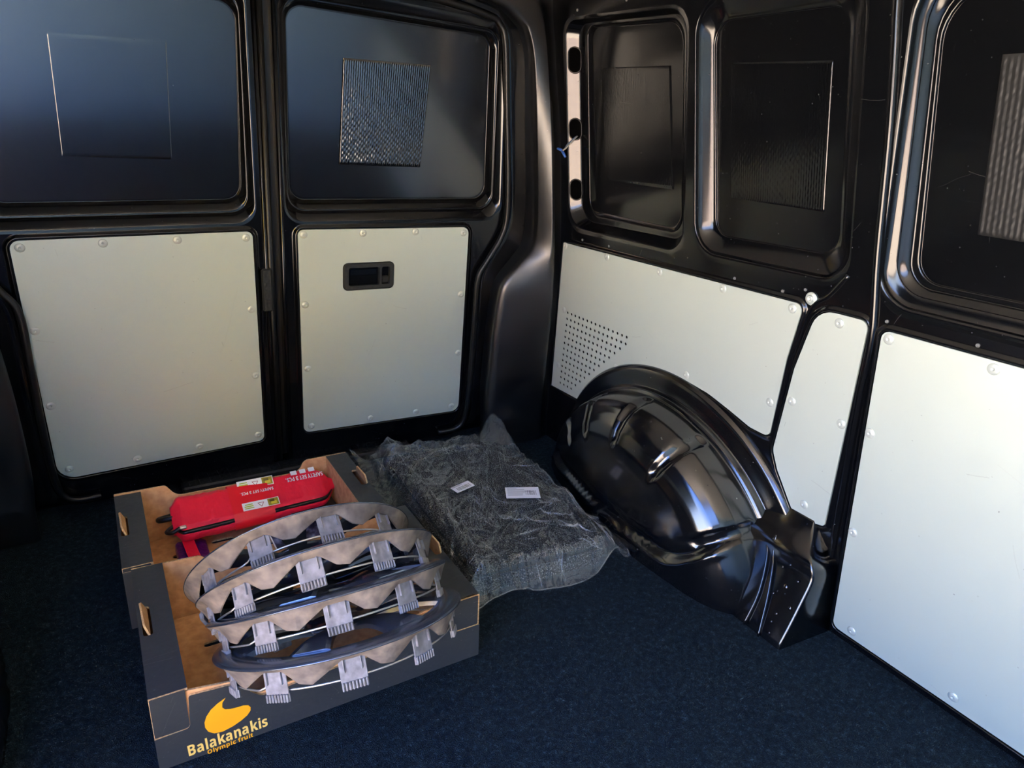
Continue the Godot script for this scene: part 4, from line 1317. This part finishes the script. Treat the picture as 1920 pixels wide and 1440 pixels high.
func carpet_bag():
	var root := node("bagged_carpet")
	tag(root, "folded grey carpet in a clear plastic bag, lying between crate and wheel arch", "carpet")
	var pile := mat(Color.WHITE, 0.95, 0.0, 0.1)
	pile.albedo_texture = noise_tex(0.11, [Color(0.02, 0.023, 0.026), Color(0.055, 0.06, 0.065), Color(0.22, 0.225, 0.24), Color(0.85, 0.85, 0.85)], 91, false, 1, 512, 3)
	pile.normal_enabled = true
	pile.normal_texture = noise_tex(0.12, [], 92, true, 12.0, 512, 3)
	triplanar(pile, 4.0)
	var n := FastNoiseLite.new()
	n.seed = 4
	n.frequency = 40.0
	# carpet: two layers with a rounded fold at the front
	var st := st_new()
	var rows := []
	var outline := rpoly([Vector2(0.235, 0.770), Vector2(0.265, 0.11), Vector2(0.640, 0.13), Vector2(0.655, 0.40), Vector2(0.600, 0.800)], [0.03, 0.04, 0.04, 0.2, 0.04], 6)
	for q in [[0.0, 0.0], [0.0, 0.002], [-0.004, 0.014], [0.0, 0.024], [0.006, 0.027], [0.0, 0.030], [-0.004, 0.042], [0.002, 0.054], [0.014, 0.060]]:
		var row := PackedVector3Array()
		var c := grow(outline, q[0])
		for p in c: row.append(Vector3(p.x, q[1] * pad_top(p.x, p.y) / 0.060, p.y))
		rows.append(row)
	loft(st, rows, true, false)
	# upper face as a bumpy grid
	var N := 90
	var grid := []
	for j in N + 1:
		var row := PackedVector3Array()
		for i in N + 1:
			var a := Vector2(0.24, 0.762).lerp(Vector2(0.594, 0.790), float(i) / N)
			var b := Vector2(0.272, 0.120).lerp(Vector2(0.632, 0.138), float(i) / N)
			var p := a.lerp(b, float(j) / N)
			p.x += 0.035 * sin(PI * float(j) / N) * float(i) / N
			var e := minf(minf(i, N - i), minf(j, N - j)) / 5.0
			row.append(Vector3(p.x, pad_top(p.x, p.y) - 0.010 + 0.012 * sqrt(clampf(e, 0.0, 1.0)) + 0.0016 * n.get_noise_2d(p.x * 6, p.y * 6), p.y))
		grid.append(row)
	loft(st, grid, false, false)
	obj("carpet_piece", done(st), pile, root)
	# film draped over it
	var film := mat(Color(0.93, 0.97, 0.95, 0.045), 0.03)
	film.transparency = BaseMaterial3D.TRANSPARENCY_ALPHA
	film.cull_mode = BaseMaterial3D.CULL_DISABLED
	var soft := FastNoiseLite.new()
	soft.seed = 12
	soft.frequency = 5.0
	var cells := []
	for k in 3:
		var f := FastNoiseLite.new()
		f.noise_type = FastNoiseLite.TYPE_CELLULAR
		f.cellular_return_type = FastNoiseLite.RETURN_DISTANCE
		f.cellular_jitter = 1.0
		f.fractal_type = FastNoiseLite.FRACTAL_NONE
		f.domain_warp_enabled = true
		f.domain_warp_amplitude = 0.03
		f.domain_warp_frequency = 4.0
		f.seed = 20 + k
		f.frequency = [7.0, 16.0, 34.0][k]
		cells.append(f)
	st = st_new()
	var pleats := []
	var pr := RandomNumberGenerator.new()
	pr.seed = 77
	for k in 46:
		var a := Vector2(pr.randf_range(0.17, 0.68), pr.randf_range(0.08, 0.80))
		var dir := Vector2.from_angle(pr.randf_range(0.0, TAU))
		# most pleats run from the gathered far end and the corners
		if k % 2 == 0: dir = (a - Vector2(0.60, 0.06)).normalized().rotated(pr.randf_range(-0.25, 0.25))
		elif k % 3 == 0: dir = (a - Vector2(0.24, 0.80)).normalized().rotated(pr.randf_range(-0.3, 0.3))
		pleats.append([a, dir, pr.randf_range(0.05, 0.20), pr.randf_range(0.006, 0.016), pr.randf_range(0.004, 0.008)])
	pleats.append([Vector2(0.262, 0.45), Vector2(-0.07, 1.0).normalized(), 0.34, 0.012, 0.006])
	pleats.append([Vector2(0.40, 0.50), Vector2(0.42, 0.9).normalized(), 0.30, 0.007, 0.005])
	var G := 240
	rows = []
	for j in G + 1:
		var t := float(j) / G
		var lx := lerpf(0.195, 0.160, t) + 0.02 * sin(t * 9.0)
		var rx := lerpf(0.640, 0.690, t) + 0.025 * sin(t * 7.0 + 1.0)
		var row := PackedVector3Array()
		for i in G + 1:
			var u := float(i) / G
			var x := lerpf(lx, rx, u)
			var z0 := 0.835 - 0.02 * sin(u * 8.0)
			var z1 := lerpf(0.070, 0.125, u) + 0.012 * sin(u * 11.0)
			var z := lerpf(z0, z1, t)
			# pulled-out corners
			var tail := pow(u, 6.0) * exp(-pow((t - 0.16) / 0.09, 2))
			x += 0.055 * tail
			var horn := exp(-pow((u - 0.86) / 0.07, 2)) * smoothstep(0.80, 1.0, t)
			var ear := pow(1.0 - u, 8.0) * smoothstep(0.85, 1.0, t)
			z -= 0.03 * horn + 0.03 * ear
			var d := inside_pad(x, z)
			var cover := smoothstep(-0.055, 0.006, d)
			var base := lerpf(0.004, pad_top(x, z) + 0.006, cover)
			# taut fold along the carpet's left edge
			base += 0.016 * exp(-pow((x - 0.250 - 0.03 * t) / 0.016, 2)) * smoothstep(0.0, 0.1, t)
			var w := Vector2(x + 0.3 * z, z - 0.3 * x)
			var slack := 0.35 + 0.65 * smoothstep(0.45, 0.95, t) + 0.5 * (1.0 - smoothstep(-0.01, 0.05, absf(d)))
			var y: float = base + slack * (0.030 * (cells[0].get_noise_2d(w.x * 1.5, w.y * 0.7) + 1.0) + 0.018 * (cells[1].get_noise_2d(w.x, w.y * 1.3) + 1.0) + 0.005 * (cells[2].get_noise_2d(w.x, w.y) + 1.0) + 0.003 * soft.get_noise_2d(z * 2.0, x * 2.0))
			for pl in pleats:
				var rel: Vector2 = Vector2(x, z) - pl[0]
				var along: float = rel.dot(pl[1])
				if absf(along) > pl[2]: continue
				var off: float = rel.cross(pl[1]) + 0.012 * sin(along * 17.0 + pl[4] * 900.0)
				if absf(off) > pl[4] * 3.0: continue
				y += pl[3] * exp(-pow(off / pl[4], 2)) * (1.0 - pow(along / pl[2], 2))
			y += 0.075 * horn + 0.050 * ear + 0.028 * tail
			row.append(Vector3(x, maxf(y, 0.002), z))
		rows.append(row)
	loft(st, rows, false, false)
	var skin := done(st)
	# creases where the film is folded double: thin rolls of the same film that follow its surface, and the rolled hem
	st = st_new()
	for k in 120:
		var at := Vector2(pr.randf_range(4, G - 4), pr.randf_range(4, G - 4))
		var way := Vector2.from_angle(pr.randf_range(0, TAU))
		if k % 3 > 0: way = (at - Vector2(G * [0.86, 0.05, 0.98][k % 3], G * [0.95, 0.98, 0.1][k % 3])).normalized().rotated(pr.randf_range(-0.3, 0.3))
		var bend := pr.randf_range(-0.02, 0.02)
		var n_ := pr.randi_range(5, 20)
		var thick := pr.randf_range(0.0008, 0.0026)
		var pts := PackedVector3Array()
		var rad := []
		for q in n_:
			var i := clampi(int(at.x), 0, G)
			var j := clampi(int(at.y), 0, G)
			pts.append(rows[j][i] + Vector3(0, 0.0012, 0))
			rad.append(thick * (0.25 + sin(PI * q / (n_ - 1.0))))
			at += way * 2.2
			way = way.rotated(bend + pr.randf_range(-0.03, 0.03))
			if at.x < 1 or at.y < 1 or at.x > G - 1 or at.y > G - 1: break
		if pts.size() > 3: sweep(st, pts, rad, 8)
	var hem := PackedVector3Array()
	for i in range(0, G + 1, 3): hem.append(rows[0][i] + Vector3(0, 0.001, 0))
	for j in range(3, G + 1, 3): hem.append(rows[j][G] + Vector3(0, 0.001, 0))
	sweep(st, hem, 0.0020, 8)
	done(st, skin)
	obj("plastic_film", skin, [film, film], root)
	# two white barcode stickers on the film
	var bars := [[10, 6, 150, 6, Color(0.45, 0.45, 0.48)], [10, 16, 110, 4, Color(0.55, 0.55, 0.58)]]
	var r := RandomNumberGenerator.new()
	r.seed = 31
	var x := 40
	while x < 220:
		var w := r.randi_range(2, 6)
		bars.append([x, 34, w, 46, Color(0.22, 0.22, 0.25)])
		x += w + r.randi_range(2, 6)
	var a := printed(256, 96, Color(0.88, 0.88, 0.91), bars)
	obj("barcode_sticker", card(0.066, 0.030, 0.001), a, root, Transform3D(Basis(Vector3.UP, 0.28) * Basis(Vector3.RIGHT, -PI / 2 + 0.10), Vector3(0.380, 0.078, 0.412)))
	var lines := []
	for k in 7: lines.append([14, 8 + k * 10, r.randi_range(60, 200), 4, Color(0.60, 0.60, 0.64)])
	for k in 12: lines.append([150 + k * 7, 30, r.randi_range(1, 4), 40, Color(0.35, 0.35, 0.38)])
	var b := printed(256, 96, Color(0.87, 0.87, 0.90), lines)
	obj("address_sticker", card(0.095, 0.050, 0.001), b, root, Transform3D(Basis(Vector3.UP, -0.42) * Basis(Vector3.RIGHT, -PI / 2 + 0.12), Vector3(0.515, 0.078, 0.515)))

# ---------------------------------------------------------------- small things
func small_things():
	var map := side_map(1)
	var wall: Node3D = get_node("wall_right")
	# oval cable holes in the inner post, rimmed
	for p in [[0.246, 1.215, 0.030], [0.246, 1.038, 0.026], [0.250, 0.872, 0.027]]:
		var id := func(u, v, d): return map.call(0.2435 + 0.62 * (u - 0.25) - 0.78 * d, v, 0.018 + 0.78 * (u - 0.25) + 0.62 * d)
		var c := rrect(0.2345, 0.2655, p[1] - p[2], p[1] + p[2], 0.015, 6)
		var st := st_new()
		pressed(st, [[grow(c, 0.004), 0.001], [grow(c, 0.003), -0.003], [grow(c, 0.001), -0.0035], [c, 0.001]], id, true, 1, false)
		obj("hole_rim", done(st), M.paint, wall)
		st = st_new()
		flat(st, c, -0.0012, id, true)
		obj("cable_hole", done(st), M.hole, wall)
	# wire ends with blue insulators hanging out of the middle hole
	var w := node("wire_pair")
	tag(w, "pair of loose wires with blue end sleeves hanging from the middle post hole", "wire")
	var at := func(z, y, d) -> Vector3: return map.call(z, y, d)
	obj("wire", tube(curve([at.call(0.250, 1.020, 0.02), at.call(0.246, 0.995, -0.008), at.call(0.236, 0.985, -0.012), at.call(0.222, 0.978, -0.014)], 5), 0.0018, 6), mat(Color(0.62, 0.60, 0.56), 0.5), w)
	obj("wire", tube(curve([at.call(0.246, 1.020, 0.02), at.call(0.240, 0.998, -0.006), at.call(0.228, 0.984, -0.010), at.call(0.214, 0.980, -0.010)], 5), 0.0018, 6), mat(Color(0.30, 0.36, 0.46), 0.5), w)
	var blue := mat(Color(0.20, 0.36, 0.66), 0.45)
	obj("end_sleeve", tube(PackedVector3Array([at.call(0.216, 0.980, -0.011), at.call(0.192, 0.984, -0.012)]), [0.0042, 0.0035], 8), blue, w)
	obj("end_sleeve", tube(PackedVector3Array([at.call(0.222, 0.978, -0.014), at.call(0.238, 0.962, -0.014)]), [0.0042, 0.0035], 8), blue, w)
	# flange screw and washer at the foot of the second field
	var st := st_new()
	var rows := []
	for p in [[0.0135, 0.0], [0.0135, 0.0022], [0.0095, 0.0030], [0.0075, 0.0030], [0.0072, 0.0065], [0.0060, 0.0075], [0.0030, 0.0075], [0.0026, 0.005], [0.0, 0.005]]:
		var ring := PackedVector3Array()
		for k in 20: ring.append(Vector3(p[0] * cos(TAU * k / 20), p[0] * sin(TAU * k / 20), p[1]))
		rows.append(ring)
	loft(st, rows, true, true)
	var screw := done(st)
	obj("flange_screw", screw, M.rivet, wall, frame_at(map, 1.092, 0.737, -0.0005))
	var seam := frame_at(map, 0.178, 0.870, -0.0005)
	seam.basis = seam.basis.scaled_local(Vector3(0.6, 0.6, 0.8))
	obj("flange_screw", screw, M.rivet, wall, seam)
	# loose grub screws and empty rivet holes dotted over the frame
	st = st_new()
	rows = []
	for p in [[0.0036, 0.0], [0.0034, 0.0015], [0.0026, 0.0022], [0.0016, 0.0022], [0.0014, 0.0008], [0.0, 0.0008]]:
		var ring := PackedVector3Array()
		for k in 10: ring.append(Vector3(p[0] * cos(TAU * k / 10), p[0] * sin(TAU * k / 10), p[1]))
		rows.append(ring)
	loft(st, rows, true, true)
	var dot := done(st)
	M.bush = mat(Color(0.45, 0.45, 0.44), 0.45, 0.4)
	for p in [[0.284, 1.330], [0.486, 1.332], [0.426, 0.737], [0.887, 0.738], [1.417, 0.731], [1.075, 0.752], [1.256, 0.731], [1.02, 0.737], [0.30, 0.735]]:
		obj("rivet_bush", dot, M.bush, wall, frame_at(map, p[0], p[1], -0.0003))
